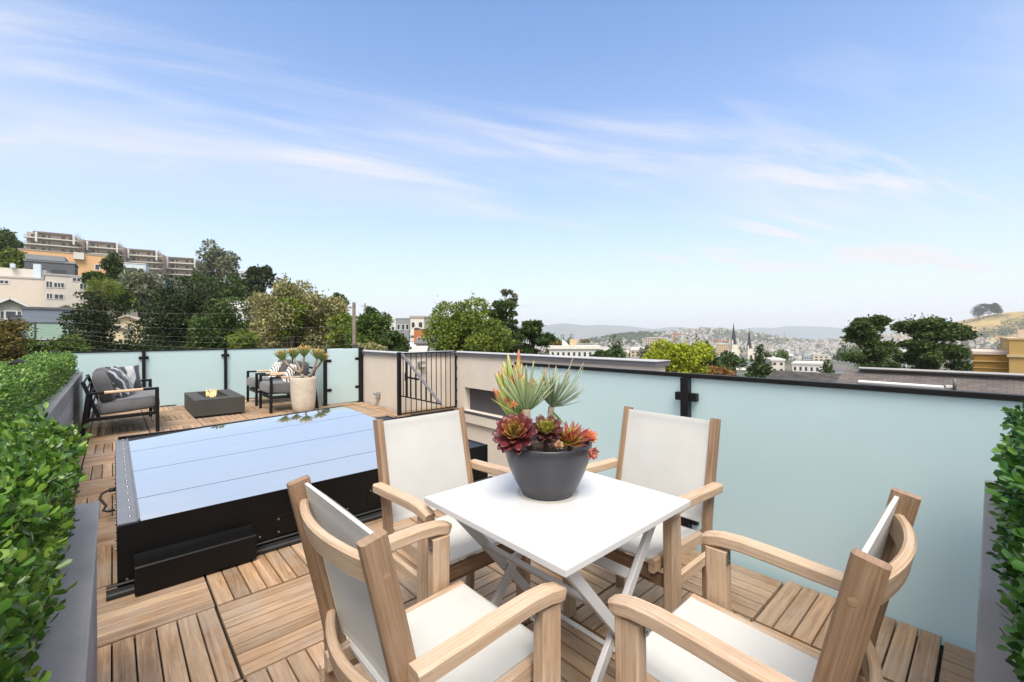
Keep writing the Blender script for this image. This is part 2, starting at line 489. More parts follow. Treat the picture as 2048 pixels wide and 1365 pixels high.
def flame_mat():
    m, nt, b = mat('gas flame')
    e = node(nt, 'Emission', Strength=1.05)
    tc = node(nt, 'TexCoord'); sx = node(nt, 'SeparateXYZ'); lnk(nt, tc.outputs['Generated'], sx.inputs[0])
    r = ramp_node(nt, sx.outputs[2], [(0.0, (1.0, 0.55, 0.18)), (0.45, (1.0, 0.72, 0.35)), (1.0, (1.0, 0.45, 0.12))])
    lnk(nt, r.outputs[0], e.inputs[0])
    t = node(nt, 'BsdfTransparent')
    mx = node(nt, 'MixShader'); mx.inputs[0].default_value = 0.55
    lnk(nt, t.outputs[0], mx.inputs[1]); lnk(nt, e.outputs[0], mx.inputs[2])
    lnk(nt, mx.outputs[0], nt.nodes['Material Output'].inputs[0])
    return m
M['flame'] = flame_mat()

# ------------------------------------------------------------------ the roof deck
P0X, P0Y, PT = 0.367, 1.953, 0.602
def x_max(y):
    return 2.648 if y < 2.9 else 2.50 if y < 6.50 else 3.625 if y < 8.40 else 2.905
def y_spans(x, y0, y1):
    out = []
    for a, b in ((-1.6, 2.9), (2.9, 6.5), (6.5, 8.4), (8.4, 10.36)):
        lo, hi = max(a, y0), min(b, y1)
        if hi - lo > 0.01 and x < x_max((a + b) / 2):
            if out and abs(out[-1][1] - lo) < 1e-4: out[-1][1] = hi
            else: out.append([lo, hi])
    return out
def in_curb(x, y): return 0.05 < x < 2.42 and 3.08 < y < 5.5

def make_deck():
    mb = MB()
    n, pitch, gap = 8, (PT - 0.009) / 8, 0.0062
    for i in range(-3, 6):
        for j in range(-6, 15):
            x0, y0 = P0X + i * PT + 0.0045, P0Y + j * PT + 0.0045
            L = PT - 0.009
            dz = rnd.uniform(-0.0015, 0.0015)
            for k in range(n):
                a, b = k * pitch + gap / 2, (k + 1) * pitch - gap / 2
                if (i + j) % 2 == 0:                       # boards along X
                    yc = y0 + (a + b) / 2
                    if not -1.6 < yc < 10.36: continue
                    lo, hi = max(x0, -0.98), min(x0 + L, x_max(yc))
                    if hi - lo < 0.02 or (in_curb(lo, yc) and in_curb(hi, yc)): continue
                    mb.bar((lo, yc, -0.011 + dz), (hi, yc, -0.011 + dz), b - a, 0.022, (0, 1, 0), 0.0022)
                else:
                    xc = x0 + (a + b) / 2
                    if xc < -0.98: continue
                    for lo, hi in y_spans(xc, y0, y0 + L):
                        if in_curb(xc, lo) and in_curb(xc, hi): continue
                        mb.bar((xc, lo, -0.011 + dz), (xc, hi, -0.011 + dz), b - a, 0.022, (1, 0, 0), 0.0022)
    # the landing behind the railing
    for k in range(4):
        y = 6.56 + k * 0.075
        mb.bar((3.63, y, -0.011), (4.56, y, -0.011), 0.07, 0.022, (0, 1, 0), 0.0022)
    tag(mb.build('deck', M['deck']), kind='structure')
    b = MB()
    b.box((-1.0, -1.6, -0.4), (2.64, 2.9, -0.03)); b.box((-1.0, 2.9, -0.4), (2.52, 6.49, -0.03))
    b.box((-1.0, 6.49, -0.4), (4.57, 8.42, -0.03)); b.box((-1.0, 8.42, -0.4), (2.93, 10.45, -0.03))
    tag(b.build('roof_slab', M['rubber']), kind='structure')
    w = MB()
    w.box((-1.02, -1.62, -11), (2.62, 2.88, -0.41)); w.box((-1.02, 2.885, -11), (2.48, 6.46, -0.41))
    w.box((-1.02, 6.465, -11), (4.55, 8.44, -0.41)); w.box((-1.02, 8.445, -11), (2.95, 10.47, -0.41))
    w.box((2.49, 2.89, -11), (4.57, 6.46, -2.9))
    tag(w.build('house', M['stucco']), 'beige stucco house carrying the roof deck', 'building')
make_deck()

# ------------------------------------------------------------------ parapet wall with coping, stair recess and dark shutter
def wall_slab(mb, lo, hi, m=0):
    """flat-sided block with plain faces"""
    x0, y0, z0 = lo; x1, y1, z1 = hi
    p = [(x0, y0, z0), (x1, y0, z0), (x1, y1, z0), (x0, y1, z0), (x0, y0, z1), (x1, y0, z1), (x1, y1, z1), (x0, y1, z1)]
    for f in ((0, 3, 2, 1), (4, 5, 6, 7), (0, 1, 5, 4), (1, 2, 6, 5), (2, 3, 7, 6), (3, 0, 4, 7)):
        mb.face([p[i] for i in f], m)

def make_parapet():
    t = thing('parapet_wall', 'beige stucco parapet wall with grey metal coping around the stairwell', 'wall', (3.65, 8.4, 0))
    w = MB()
    wall_slab(w, (3.65, 6.85, -0.40), (3.90, 10.2, 0.945))          # beside the deck
    wall_slab(w, (3.902, 6.852, -0.40), (4.578, 7.10, 0.945))       # behind the railing
    X0, X1 = 4.58, 4.84
    oy0, oy1, oz0, oz1 = 4.75, 6.28, -0.02, 0.385                   # opening of the shutter
    wall_slab(w, (X0, 2.62, oz1), (X1, 7.10, 0.945))
    wall_slab(w, (X0, oy1, -0.225), (X1, 7.10, oz1 - 0.001))
    wall_slab(w, (X0, 2.62, -0.225), (X1, oy0, oz1 - 0.001))
    wall_slab(w, (X0, oy0, -0.225), (X1, oy1, oz0))
    wall_slab(w, (X0, 2.62, -2.9), (X1, 3.6, -0.226))
    w.build('wall', M['stucco'], t, True)
    c = MB()
    wall_slab(c, (3.62, 6.82, 0.935), (3.93, 10.25, 0.992)); wall_slab(c, (3.93, 6.82, 0.935), (4.55, 7.13, 0.992))
    wall_slab(c, (4.55, 2.58, 0.935), (4.87, 7.13, 0.992))
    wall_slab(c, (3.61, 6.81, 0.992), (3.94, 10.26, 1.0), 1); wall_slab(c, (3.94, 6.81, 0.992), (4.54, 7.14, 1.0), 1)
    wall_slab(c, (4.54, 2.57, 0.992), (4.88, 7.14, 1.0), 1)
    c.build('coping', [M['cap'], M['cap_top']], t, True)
    r = MB()
    r.box((X0 + 0.12, oy0 - 0.02, oz0 - 0.01), (X0 + 0.14, oy1 + 0.02, oz1 + 0.01))
    r.build('shutter', M['recess'], t, True)
    f = MB()
    f.box((X0 - 0.012, oy0 - 0.02, oz0 - 0.028), (X0 + 0.10, oy1 + 0.02, oz0 - 0.004))
    f.box((X0 - 0.006, oy0 - 0.02, oz0 - 0.05), (X0 + 0.0, oy1 + 0.02, oz0 - 0.032))
    f.build('sill', M['cap'], t, True)
    s = MB()
    for k in range(96):                                             # ribbed siding under the ledge
        y = 3.6 + k * 0.0345
        s.box((X0 + 0.045, y, -2.9), (X0 + 0.065, y + 0.027, -0.23), 0.004)
    wall_slab(s, (X0 + 0.066, 3.6, -2.9), (X1, 6.95, -0.24))
    s.build('siding', M['stucco'], t, True)
make_parapet()
lw = MB(); wall_slab(lw, (2.53, 2.90, -2.9), (2.62, 6.48, -0.41)); wall_slab(lw, (2.66, 2.70, -2.9), (4.57, 2.86, -0.45))
tag(lw.build('stairwell_wall', M['stucco']), 'beige stucco side of the stairwell below the deck edge', 'wall')

def wall_light(name, label, c, nrm):
    t = thing(name, label, 'wall light', c, group='square metal lights on the parapet wall')
    n = Vector(nrm); s = Vector((0, 0, 1)).cross(n)
    b = MB(); b.bar(n * 0.002, n * 0.012, 0.15, 0.12, s, 0.002); b.build('back_plate', M['lampmetal'], t)
    h = MB(); h.bar(n * 0.012, n * 0.085, 0.11, 0.09, s, 0.006); h.build('housing', M['lampmetal'], t)
    g = MB(); g.bar(n * 0.086 - V(0, 0, 0.012), n * 0.091 - V(0, 0, 0.012), 0.085, 0.05, s, 0.002); g.build('lens', M['sling'], t)
wall_light('wall_light', 'square nickel wall light low on the beige wall near the deck', (3.65, 7.69, 0.19), (-1, 0, 0))
wall_light('wall_light', 'square nickel wall light high on the beige wall behind the black railing', (4.05, 6.85, 0.78), (0, -1, 0))

# ------------------------------------------------------------------ glass railings
def glass_panel(mb, a, b, z0, z1, th=0.012):
    a, b = Vector((*a, 0)), Vector((*b, 0))
    d = (b - a).normalized(); s = Vector((-d.y, d.x, 0))
    c = 0.002
    sec = [(-th / 2, z0 + c), (-th / 2 + c, z0), (th / 2 - c, z0), (th / 2, z0 + c), (th / 2, z1 - c), (th / 2 - c, z1), (-th / 2 + c, z1), (-th / 2, z1 - c)]
    mb.rings([[p + s * x + V(0, 0, z) for x, z in sec] for p in (a, b)], 0, True, True, False)

def post(t, x, y, h, w=0.05, clamps=(), cdir=(0, 1, 0), foot=True):
    b = MB(); b.box((x - w / 2, y - w / 2, 0.0), (x + w / 2, y + w / 2, h), 0.003)
    if foot: b.box((x - w * 0.9, y - w * 0.9, 0.0), (x + w * 0.9, y + w * 0.9, 0.01), 0.002)
    p = b.build('post', M['black'], t, True)
    for z, off in clamps:
        k = MB()
        d = Vector(cdir)
        c = Vector((x, y, z)) + Vector(off)
        k.bar(c - d * 0.068, c + d * 0.068, 0.034, 0.05, d.cross(V(0, 0, 1)), 0.003)
        o = k.build('clamp', M['black'], t, True)
        o.parent = p; 

def make_railings():
    t = thing('glass_railing', 'long frosted glass railing with black top rail behind the dining table', 'railing', (2.65, 1.28, 0))
    for y0, y1 in ((1.305, 2.84), (-0.28, 1.265), (-1.5, -0.32)):
        g = MB(); glass_panel(g, (2.662, y0), (2.662, y1), -0.12, 1.045); g.build('glass_panel', M['frost'], t, True)
    r = MB(); r.bar((2.655, -1.55, 1.056), (2.655, 2.87, 1.056), 0.034, 0.026, (1, 0, 0), 0.003); r.build('top_rail', M['black'], t, True)
    for y in (2.855, 1.285, -0.30):
        post(t, 2.625, y, 1.043, 0.05, [(0.925, (0.012, 0, 0)), (0.17, (0.012, 0, 0))], (0, 1, 0))
    t = thing('glass_railing', 'frosted glass railing along the far side of the deck behind the fire pit', 'railing', (1.0, 10.37, 0))
    for x0, x1 in ((-0.95, 0.395), (0.425, 1.648), (1.678, 2.90)):
        g = MB(); glass_panel(g, (x0, 10.375), (x1, 10.375), 0.02, 1.035); g.build('glass_panel', M['frost'], t, True)
    g = MB(); glass_panel(g, (2.925, 10.34), (2.925, 8.44), 0.02, 1.035); g.build('glass_panel', M['frost'], t, True)
    g = MB(); glass_panel(g, (2.96, 8.395), (3.56, 8.395), 0.02, 1.05); g.build('glass_panel', M['frost'], t, True)
    r = MB(); r.bar((-0.98, 10.37, 1.045), (2.94, 10.37, 1.045), 0.03, 0.022, (0, 1, 0), 0.003); r.build('top_rail', M['black'], t, True)
    for x in (-0.93, 0.411, 1.663):
        post(t, x, 10.335, 1.034, 0.05, [(0.92, (0, 0.014, 0)), (0.2, (0, 0.014, 0))], (1, 0, 0))
    post(t, 2.925, 10.375, 1.05, 0.05)
    post(t, 2.925, 8.395, 1.06, 0.055, [(0.83, (0.045, 0, 0)), (0.28, (0.045, 0, 0))], (1, 0, 0))
    post(t, 3.605, 8.40, 1.07, 0.085, [(0.85, (-0.045, 0, 0)), (0.30, (-0.045, 0, 0))], (1, 0, 0))
make_railings()

def make_iron_railing():
    t = thing('iron_railing', 'black iron railing of thin upright bars across the stair recess', 'railing', (3.45, 6.52, 0))
    p = MB(); p.box((3.42, 6.495, 0), (3.475, 6.55, 1.03), 0.003); p.build('post', M['black'], t, True)
    p = MB(); p.box((4.548, 6.505, 0), (4.576, 6.535, 1.02), 0.003)
    p.build('post', M['black'], t, True)
    r = MB(); r.bar((3.475, 6.52, 1.01), (4.55, 6.52, 1.01), 0.03, 0.016, (0, 1, 0)); r.build('top_rail', M['black'], t, True)
    r = MB(); r.bar((3.475, 6.52, 0.02), (4.55, 6.52, 0.02), 0.03, 0.018, (0, 1, 0)); r.build('bottom_rail', M['black'], t, True)
    for k in range(10):
        x = 3.565 + k * 0.098
        b = MB(); b.box((x - 0.006, 6.514, 0.025), (x + 0.006, 6.526, 1.004), 0.002); b.build('baluster', M['black'], t, True)
    for k in range(5):
        h = MB(); h.tube([(4.562, 6.50, 0.1 + k * 0.2), (4.562, 6.50, 0.14 + k * 0.2)], 0.014, 8); h.build('hinge', M['black'], t, True)
    t = thing('stair_gate', 'black triangular gate with a sloping handrail at the head of the stairs', 'gate', (3.47, 6.45, 0))
    r = MB(); r.bar((3.47, 6.46, 1.0), (3.47, 5.345, 0.325), 0.045, 0.018, (1, 0, 0)); r.build('handrail', M['cap'], t, True)
    r = MB(); r.bar((3.47, 6.49, 0.318), (3.47, 5.33, 0.318), 0.03, 0.016, (1, 0, 0)); r.build('bottom_rail', M['black'], t, True)
    for y in (6.43, 6.20, 6.04, 5.88, 5.74, 5.60):
        zt = 1.0 - (6.46 - y) * 0.605 - 0.01
        b = MB(); b.box((3.464, y - 0.006, 0.326), (3.476, y + 0.006, zt), 0.002); b.build('baluster', M['black'], t, True)
    b = MB(); b.box((3.456, 6.30, 0.326), (3.484, 6.325, 0.895), 0.002); b.build('stile', M['black'], t, True)
    b = MB(); b.bar((3.50, 6.40, 0.63), (3.50, 5.99, 0.62), 0.012, 0.03, (1, 0, 0)); b.box((3.488, 6.38, 0.57), (3.512, 6.42, 0.70), 0.003)
    b.build('latch', M['black'], t, True)
make_iron_railing()

def make_cable_railing():
    t = thing('cable_railing', 'black posts with pyramid caps strung with cables behind the hedge', 'railing', (-0.66, 6.08, 0))
    ys = (2.9, 4.49, 6.08, 7.75, 9.36)
    for y in ys:
        p = MB(); p.box((-0.695, y - 0.045, -0.4), (-0.605, y + 0.045, 1.06), 0.003); o = p.build('post', M['black'], t, True)
        c = MB(); b = [(-0.71, y - 0.06), (-0.59, y - 0.06), (-0.59, y + 0.06), (-0.71, y + 0.06)]
        c.rings([[(*q, 1.06) for q in b], [(*q, 1.078) for q in b], [(-0.65 + (q[0] + 0.65) * 0.05, y + (q[1] - y) * 0.05, 1.112) for q in b]], 0, True, True, False)
        c.build('post_cap', M['black'], t, True).parent = o
    for z in (1.0, 0.9, 0.8):
        w = MB(); w.tube([(-0.65, -1.0, z), (-0.65, 10.3, z)], 0.004, 6); w.build('cable', M['lampmetal'], t, True)
make_cable_railing()

# ------------------------------------------------------------------ roof glazing
def make_skylight():
    t = thing('skylight', 'low black box skylight with four reflective glass panes on the deck', 'skylight', (1.2, 4.3, 0))
    xa, xb, ya, yb, zt = 0.012, 2.46, 3.03, 5.56, 0.338
    c = MB()
    wall_slab(c, (xa, ya, 0.0), (xb, ya + 0.02, zt))
    wall_slab(c, (xa, ya + 0.02, 0.0), (xa + 0.02, yb, zt - 0.002)); wall_slab(c, (xa + 0.02, yb - 0.02, 0.0), (2.15, yb, zt + 0.03))
    wall_slab(c, (xb - 0.02, ya + 0.02, 0.0), (xb, yb - 0.6, zt - 0.002))
    wall_slab(c, (2.15, ya + 0.02, 0.28), (xb - 0.02, yb - 0.6, zt - 0.006))
    c.build('curb', M['curb'], t, True)
    def gz(x, y):
        k = min(1, max(0, (y - ya) / 2.2))
        return zt + 0.003 + (x - 0.1) * 0.036 * k
    e = [3.032, 3.464, 4.177, 4.895, 5.545]
    for k in range(4):
        g = MB()
        y0, y1 = e[k] + 0.004, e[k + 1] - 0.004
        g.grid(lambda u, v: (0.105 + u * 2.035, y0 + (y1 - y0) * v, gz(0.105 + u * 2.035, y0 + (y1 - y0) * v)), 8, 4)
        g.build('glass_pane', M['mirror'], t, True)
    f = MB()
    f.grid(lambda u, v: (0.10 + u * 2.05, ya + 0.02 + (yb - ya - 0.03) * v, gz(0.1 + u * 2.05, ya + 0.02 + (yb - ya - 0.03) * v) - 0.008), 8, 12, 0, False)
    f.build('glazing_bed', M['curb'], t, True)
    fr = MB()
    fr.bar((2.145, ya + 0.03, gz(2.145, 3.03) + 0.002), (2.145, yb, gz(2.145, 5) + 0.002), 0.02, 0.012, (1, 0, 0))
    fr.bar((0.10, yb - 0.005, zt + 0.004), (2.155, yb - 0.005, gz(2.155, 5) + 0.004), 0.02, 0.016, (0, 1, 0))
    fr.build('edge_trim', M['black'], t, True)
    fl = MB()
    wall_slab(fl, (xa + 0.001, ya + 0.021, zt - 0.002), (0.098, yb - 0.001, zt + 0.003))
    fl.box((0.093, ya + 0.022, zt + 0.003), (0.104, yb - 0.01, zt + 0.011), 0.002)
    fl.build('side_flange', M['flash'], t, True)
    s = MB()
    for k in range(16):
        y = 3.15 + k * 0.158
        s.lathe([(0.0, 0.006), (0.006, 0.005), (0.0075, 0.0)], 10, (0.066, y, zt + 0.0032))
    for k in range(18):
        y = 3.10 + k * 0.14
        s.tube([(xa, y, 0.20), (xa - 0.007, y, 0.20)], 0.007, 8)
    for x, z in ((0.05, 0.06), (0.66, 0.085), (0.765, 0.165), (0.765, 0.085), (0.90, 0.118), (1.02, 0.165), (1.37, 0.195), (1.51, 0.20), (1.51, 0.12), (1.65, 0.125), (1.2, 0.11), (1.95, 0.11)):
        s.tube([(x, ya - 0.004, z), (x, ya - 0.009, z)], 0.006, 10)
    s.build('screw', M['steel'], t, True)
    for x0, x1, z0, z1 in ((0.745, 1.045, 0.058, 0.185), (1.35, 1.68, 0.10, 0.215)):
        p = MB(); p.box((x0, ya - 0.004, z0), (x1, ya - 0.0005, z1), 0.0015); p.build('access_panel', M['curb'], t, True)
    m = MB()
    sec = [(3.026, 0.012), (2.905, 0.012), (2.902, 0.02), (2.902, 0.148), (2.908, 0.154), (3.012, 0.160), (3.018, 0.180), (3.026, 0.180)]
    m.rings([[(x, y, z) for y, z in sec] for x in (0.076, 0.616)], 0, True, True, False)
    m.build('motor_cover', M['curb'], t, True)
    b = MB()
    b.bar((-0.03, 2.995, 0.016), (2.5, 2.995, 0.016), 0.07, 0.03, (0, 1, 0), 0.008)
    b.bar((-0.03, 3.018, 0.046), (2.5, 3.018, 0.046), 0.018, 0.012, (0, 1, 0), 0.004)
    b.build('base_flashing', M['rubber'], t, True)
    h = MB()
    pts = [V(0.01, 4.32, 0.20), V(-0.03, 4.32, 0.20), V(-0.065, 4.31, 0.185), V(-0.072, 4.28, 0.16), V(-0.055, 4.25, 0.14), V(-0.04, 4.22, 0.12), V(-0.055, 4.19, 0.10), V(-0.03, 4.18, 0.09), V(0.01, 4.18, 0.09)]
    h.tube(pts, 0.008, 8)
    h.tube([(0.01, 4.32, 0.20), (-0.025, 4.32, 0.20)], 0.015, 10)
    h.build('conduit', M['rubber'], t, True)
make_skylight()

# ------------------------------------------------------------------ planters
def planter_box(name, label, lo, hi, group, long_axis):
    t = thing(name, label, 'planter', ((lo[0] + hi[0]) / 2, (lo[1] + hi[1]) / 2, 0), group=group)
    x0, y0 = lo; x1, y1 = hi; zt = 0.73
    b = MB(); n = 5; h = (zt - 0.035) / n
    for k in range(n):
        z0, z1 = 0.012 + k * h, 0.012 + (k + 1) * h - 0.004
        b.box((x0 + 0.02, y0, z0), (x1 - 0.02, y0 + 0.02, z1), 0.002); b.box((x0 + 0.02, y1 - 0.02, z0), (x1 - 0.02, y1, z1), 0.002)
        b.box((x0, y0, z0), (x0 + 0.02, y1, z1), 0.002); b.box((x1 - 0.02, y0, z0), (x1, y1, z1), 0.002)
    b.build('side_boards', M['planter'], t, True)
    c = MB(); w = 0.115
    c.box((x0 - 0.008, y0 - 0.008, zt - 0.022), (x1 + 0.008, y0 + w, zt), 0.003); c.box((x0 - 0.008, y1 - w, zt - 0.022), (x1 + 0.008, y1 + 0.008, zt), 0.003)
    c.box((x0 - 0.008, y0 + w + 0.001, zt - 0.022), (x0 + w, y1 - w - 0.001, zt), 0.003); c.box((x1 - w, y0 + w + 0.001, zt - 0.022), (x1 + 0.008, y1 - w - 0.001, zt), 0.003)
    c.build('cap_boards', M['planter_cap'], t, True)
    s = MB(); s.grid(lambda u, v: (x0 + w - 0.005 + u * (x1 - x0 - 2 * w + 0.01), y0 + w - 0.005 + v * (y1 - y0 - 2 * w + 0.01), zt - 0.05 + 0.02 * rnd.random()), 6, 30)
    s.build('soil', M['soil'], t, True)
G_ = 'grey wooden planter boxes along the deck edges'
planter_box('planter_box', 'grey wooden planter box beside the skylight, its end nearest the black motor cover', (-0.56, -0.7), (-0.045, 2.15), G_, 'y')
planter_box('planter_box', 'long grey wooden planter box behind the sofa and along the cable posts', (-0.86, 2.5), (-0.373, 10.12), G_, 'y')
planter_box('planter_box', 'grey wooden planter box against the frosted glass behind the white chair back', (0.75, -0.55), (2.56, 0.016), G_, 'x')

# ------------------------------------------------------------------ hedges
def leaf_mesh(pos, ax, up, ln, wd, fold=0.25, detail=True):
    """pos,ax,up: (N,3); ln,wd: (N,). Returns verts and polys of N pointed oval leaves, each folded along its midrib."""
    N = len(pos)
    ax = ax / np.linalg.norm(ax, axis=1, keepdims=True)
    sd = np.cross(ax, up); sd /= np.linalg.norm(sd, axis=1, keepdims=True) + 1e-9
    nn = np.cross(sd, ax)
    ln = ln[:, None]; wd = wd[:, None]
    if detail:
        T = [(0, 0, 0), (.34, .40, .1), (.80, .42, .06), (1, 0, -.06), (.80, -.42, .06), (.34, -.40, .1), (.34, 0, -.02), (.80, 0, -.02)]
        F4 = np.array([(1, 6, 7, 2), (5, 4, 7, 6)]); F3 = np.array([(0, 6, 1), (2, 7, 3), (0, 5, 6), (4, 3, 7)])
    else:
        T = [(0, 0, 0), (.5, .5, .12), (1, 0, -.05), (.5, -.5, .12)]
        F4 = np.array([(0, 3, 2, 1)]); F3 = None
    k = len(T)
    v = np.stack([pos + ax * ln * a + sd * wd * b + nn * ln * (c * fold * 3) for a, b, c in T], 1).reshape(-1, 3)
    base = (np.arange(N) * k)[:, None, None]
    polys = [(F4[None] + base).reshape(-1, 4)]
    if F3 is not None: polys.append((F3[None] + base).reshape(-1, 3))
    return v, polys

def unit(n):
    v = RG.normal(size=(n, 3)); return v / np.linalg.norm(v, axis=1, keepdims=True)

def hedge(name, label, lo, hi, nspr, leaf_len, mtl, detail=True, faces='+x', per=9, bulge=0.05, group=None):
    """sprigs stand on the faces of a clipped box whose skin is lumpy; each sprig carries its leaves in pairs"""
    lo, hi = np.array(lo), np.array(hi); e = hi - lo
    cand = []
    wts = {'top': e[0] * e[1], '+x': e[1] * e[2], '-x': e[1] * e[2], '+y': e[0] * e[2], '-y': e[0] * e[2]}
    tot = sum(wts.values())
    P, NRM = [], []
    for f, a in wts.items():
        n = int(nspr * a / tot)
        q = lo + RG.random((n, 3)) * e
        nr = np.zeros((n, 3))
        if f == 'top': q[:, 2] = hi[2]; nr[:, 2] = 1
        else:
            ax = 0 if 'x' in f else 1; sg = 1 if '+' in f else -1
            q[:, ax] = hi[ax] if sg > 0 else lo[ax]; nr[:, ax] = sg
        P.append(q); NRM.append(nr)
    P = np.concatenate(P); NRM = np.concatenate(NRM)
    # lumps, rounded shoulders, and a ragged depth
    c = (lo + hi) / 2
    k = np.sin(P[:, 0] * 17 + P[:, 1] * 11) * np.sin(P[:, 1] * 9.3 + P[:, 2] * 13 + 1) + 0.6 * np.sin(P[:, 1] * 23 + 2) * np.sin(P[:, 2] * 19 + P[:, 0] * 21)
    rel = (P - c) / (e / 2)
    edge = np.maximum(0, np.abs(rel[:, 2:3]) - 0.55) ** 2 * (np.abs(rel[:, 2:3]) < 2)
    shrink = 1 - 0.25 * np.clip(np.abs(rel[:, 0:1]), 0, 1) ** 6 * np.clip(rel[:, 2:3], 0, 1) ** 6
    P = c + (P - c) * shrink
    P = P + NRM * (bulge * 0.55 * k)[:, None] - NRM * (RG.random(len(P)) ** 1.5 * 0.10)[:, None]
    d = NRM * 0.75 + unit(len(P)) * 0.65 + np.array([0, 0, 0.45])
    d /= np.linalg.norm(d, axis=1, keepdims=True)
    pos, ax, up = [], [], []
    sl = leaf_len * 2.4
    for j in range(per):
        a = j // 2 * (pi / 2) + (j % 2) * pi
        t1 = np.cross(d, np.array([0.2, 0.9, 0.3])); t1 /= np.linalg.norm(t1, axis=1, keepdims=True) + 1e-9
        t2 = np.cross(d, t1)
        rad = t1 * cos(a) + t2 * sin(a)
        h = (j // 2) / max(1, (per - 1) // 2)
        out = 1.15 - 0.75 * h
        pos.append(P + d * sl * (h - 0.8) + unit(len(P)) * leaf_len * 0.12)
        A = rad * out + d * (0.35 + 0.6 * h) + unit(len(P)) * 0.28
        ax.append(A); up.append(d + unit(len(P)) * 0.3)
    pos, ax, up = map(np.concatenate, (pos, ax, up))
    n = len(pos)
    ln = leaf_len * RG.uniform(0.65, 1.15, n); wd = ln * RG.uniform(0.55, 0.7, n)
    v, polys = leaf_mesh(pos, ax, up, ln, wd, 0.22, detail)
    t = thing(name, label, 'hedge', (float(c[0]), float(c[1]), float(lo[2])), group=group)
    off = np.array([c[0], c[1], lo[2]])
    np_mesh('foliage', v - off, polys, mtl, t, smooth=detail)
    b = MB()
    for i in range(int(6 + e.max() * 14)):
        x, y = c[0] + RG.uniform(-.3, .3) * e[0], lo[1] + RG.random() * e[1]
        if e[0] > e[1]: x, y = lo[0] + RG.random() * e[0], c[1] + RG.uniform(-.3, .3) * e[1]
        z = lo[2] - 0.06
        p = [V(x, y, z)]
        for q in range(4):
            p.append(p[-1] + V(RG.uniform(-.05, .05), RG.uniform(-.05, .05), e[2] * 0.22))
        b.tube(p, [0.009, 0.008, 0.006, 0.005, 0.003], 6)
    b.build('stems', M['bark'], t, True)
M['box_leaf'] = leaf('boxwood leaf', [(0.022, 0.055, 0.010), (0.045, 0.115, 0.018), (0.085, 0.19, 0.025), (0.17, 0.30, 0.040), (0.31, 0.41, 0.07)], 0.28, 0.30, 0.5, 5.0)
M['box_leaf_dark'] = leaf('dark boxwood leaf', [(0.014, 0.052, 0.012), (0.035, 0.11, 0.022), (0.075, 0.19, 0.03), (0.15, 0.30, 0.04)], 0.28, 0.30, 0.5, 5.0)  # a deeper green leaf for the hedge before the frosted glass
H_ = 'clipped boxwood hedges in the planters'
hedge('boxwood_hedge', 'bright green boxwood hedge with large leaves in the planter next to the skylight', (-0.52, -0.45, 0.72), (-0.10, 2.10, 1.065), 6200, 0.0215, M['box_leaf'], True, group=H_)
hedge('boxwood_hedge', 'long clipped boxwood hedge running behind the sofa to the far glass railing', (-0.84, 2.55, 0.70), (-0.44, 9.95, 1.06), 9500, 0.026, M['box_leaf'], False, per=7, group=H_)
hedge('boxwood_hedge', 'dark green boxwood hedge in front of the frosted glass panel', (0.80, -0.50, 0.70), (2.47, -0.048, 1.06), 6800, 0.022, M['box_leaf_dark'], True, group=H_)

# ------------------------------------------------------------------ dining chairs and table
def arc(p, q, bow, n=10):
    """points from p to q, bowed by the vector bow at the middle"""
    p, q, bow = Vector(p), Vector(q), Vector(bow)
    return [p.lerp(q, i / n) + bow * (1 - (2 * i / n - 1) ** 2) for i in range(n + 1)]

def sling(mb, path, w, sag, th=0.004, hem=0.028):
    """fabric panel along a path in the local x-z plane, w wide along y, with stitched hems a little proud"""
    n = len(path) - 1
    P = [Vector((p[0], 0, p[1])) for p in path]
    N = []
    for i in range(n + 1):
        d = (P[min(i + 1, n)] - P[max(i - 1, 0)]).normalized()
        N.append(Vector((-d.z, 0, d.x)))
    def pt(u, v, o):
        f = u * n; i = min(int(f), n - 1); a = f - i
        p = P[i].lerp(P[i + 1], a); nn = N[i].lerp(N[i + 1], a)
        s = sag * (1 - (2 * v - 1) ** 2) * (0.35 + 0.65 * sin(pi * u))
        h = 0.0012 if (v * w < hem or (1 - v) * w < hem) else 0.0
        if u < 0.05 or u > 0.95: h += 0.0012
        return p + nn * (o * (th / 2 + h) - s) + Vector((0, (v - 0.5) * w, 0))
    vv = [0, hem / w, hem / w + 0.004] + [0.12 + 0.76 * i / 8 for i in range(9)] + [1 - hem / w - 0.004, 1 - hem / w, 1]
    for o in (1, -1):
        b = len(mb.v); uu = [0, .045, .055] + [0.1 + .8 * i / 8 for i in range(9)] + [.945, .955, 1]
        for u in uu:
            for v in vv: mb.v.append(tuple(pt(u, v, o)))
        for i in range(len(uu) - 1):
            for j in range(len(vv) - 1):
                q = [(i, j), (i + 1, j), (i + 1, j + 1), (i, j + 1)]
                if o < 0: q.reverse()
                mb.f.append(tuple(b + a * len(vv) + c for a, c in q)); mb.m.append(0); mb.sm.append(True)
                mb.uv.append([(uu[a], vv[c]) for a, c in q])
    for a in (0, 1):
        mb.face([pt(0, a, 1), pt(1, a, 1), pt(1, a, -1), pt(0, a, -1)]); mb.face([pt(a, 0, 1), pt(a, 1, 1), pt(a, 1, -1), pt(a, 0, -1)])

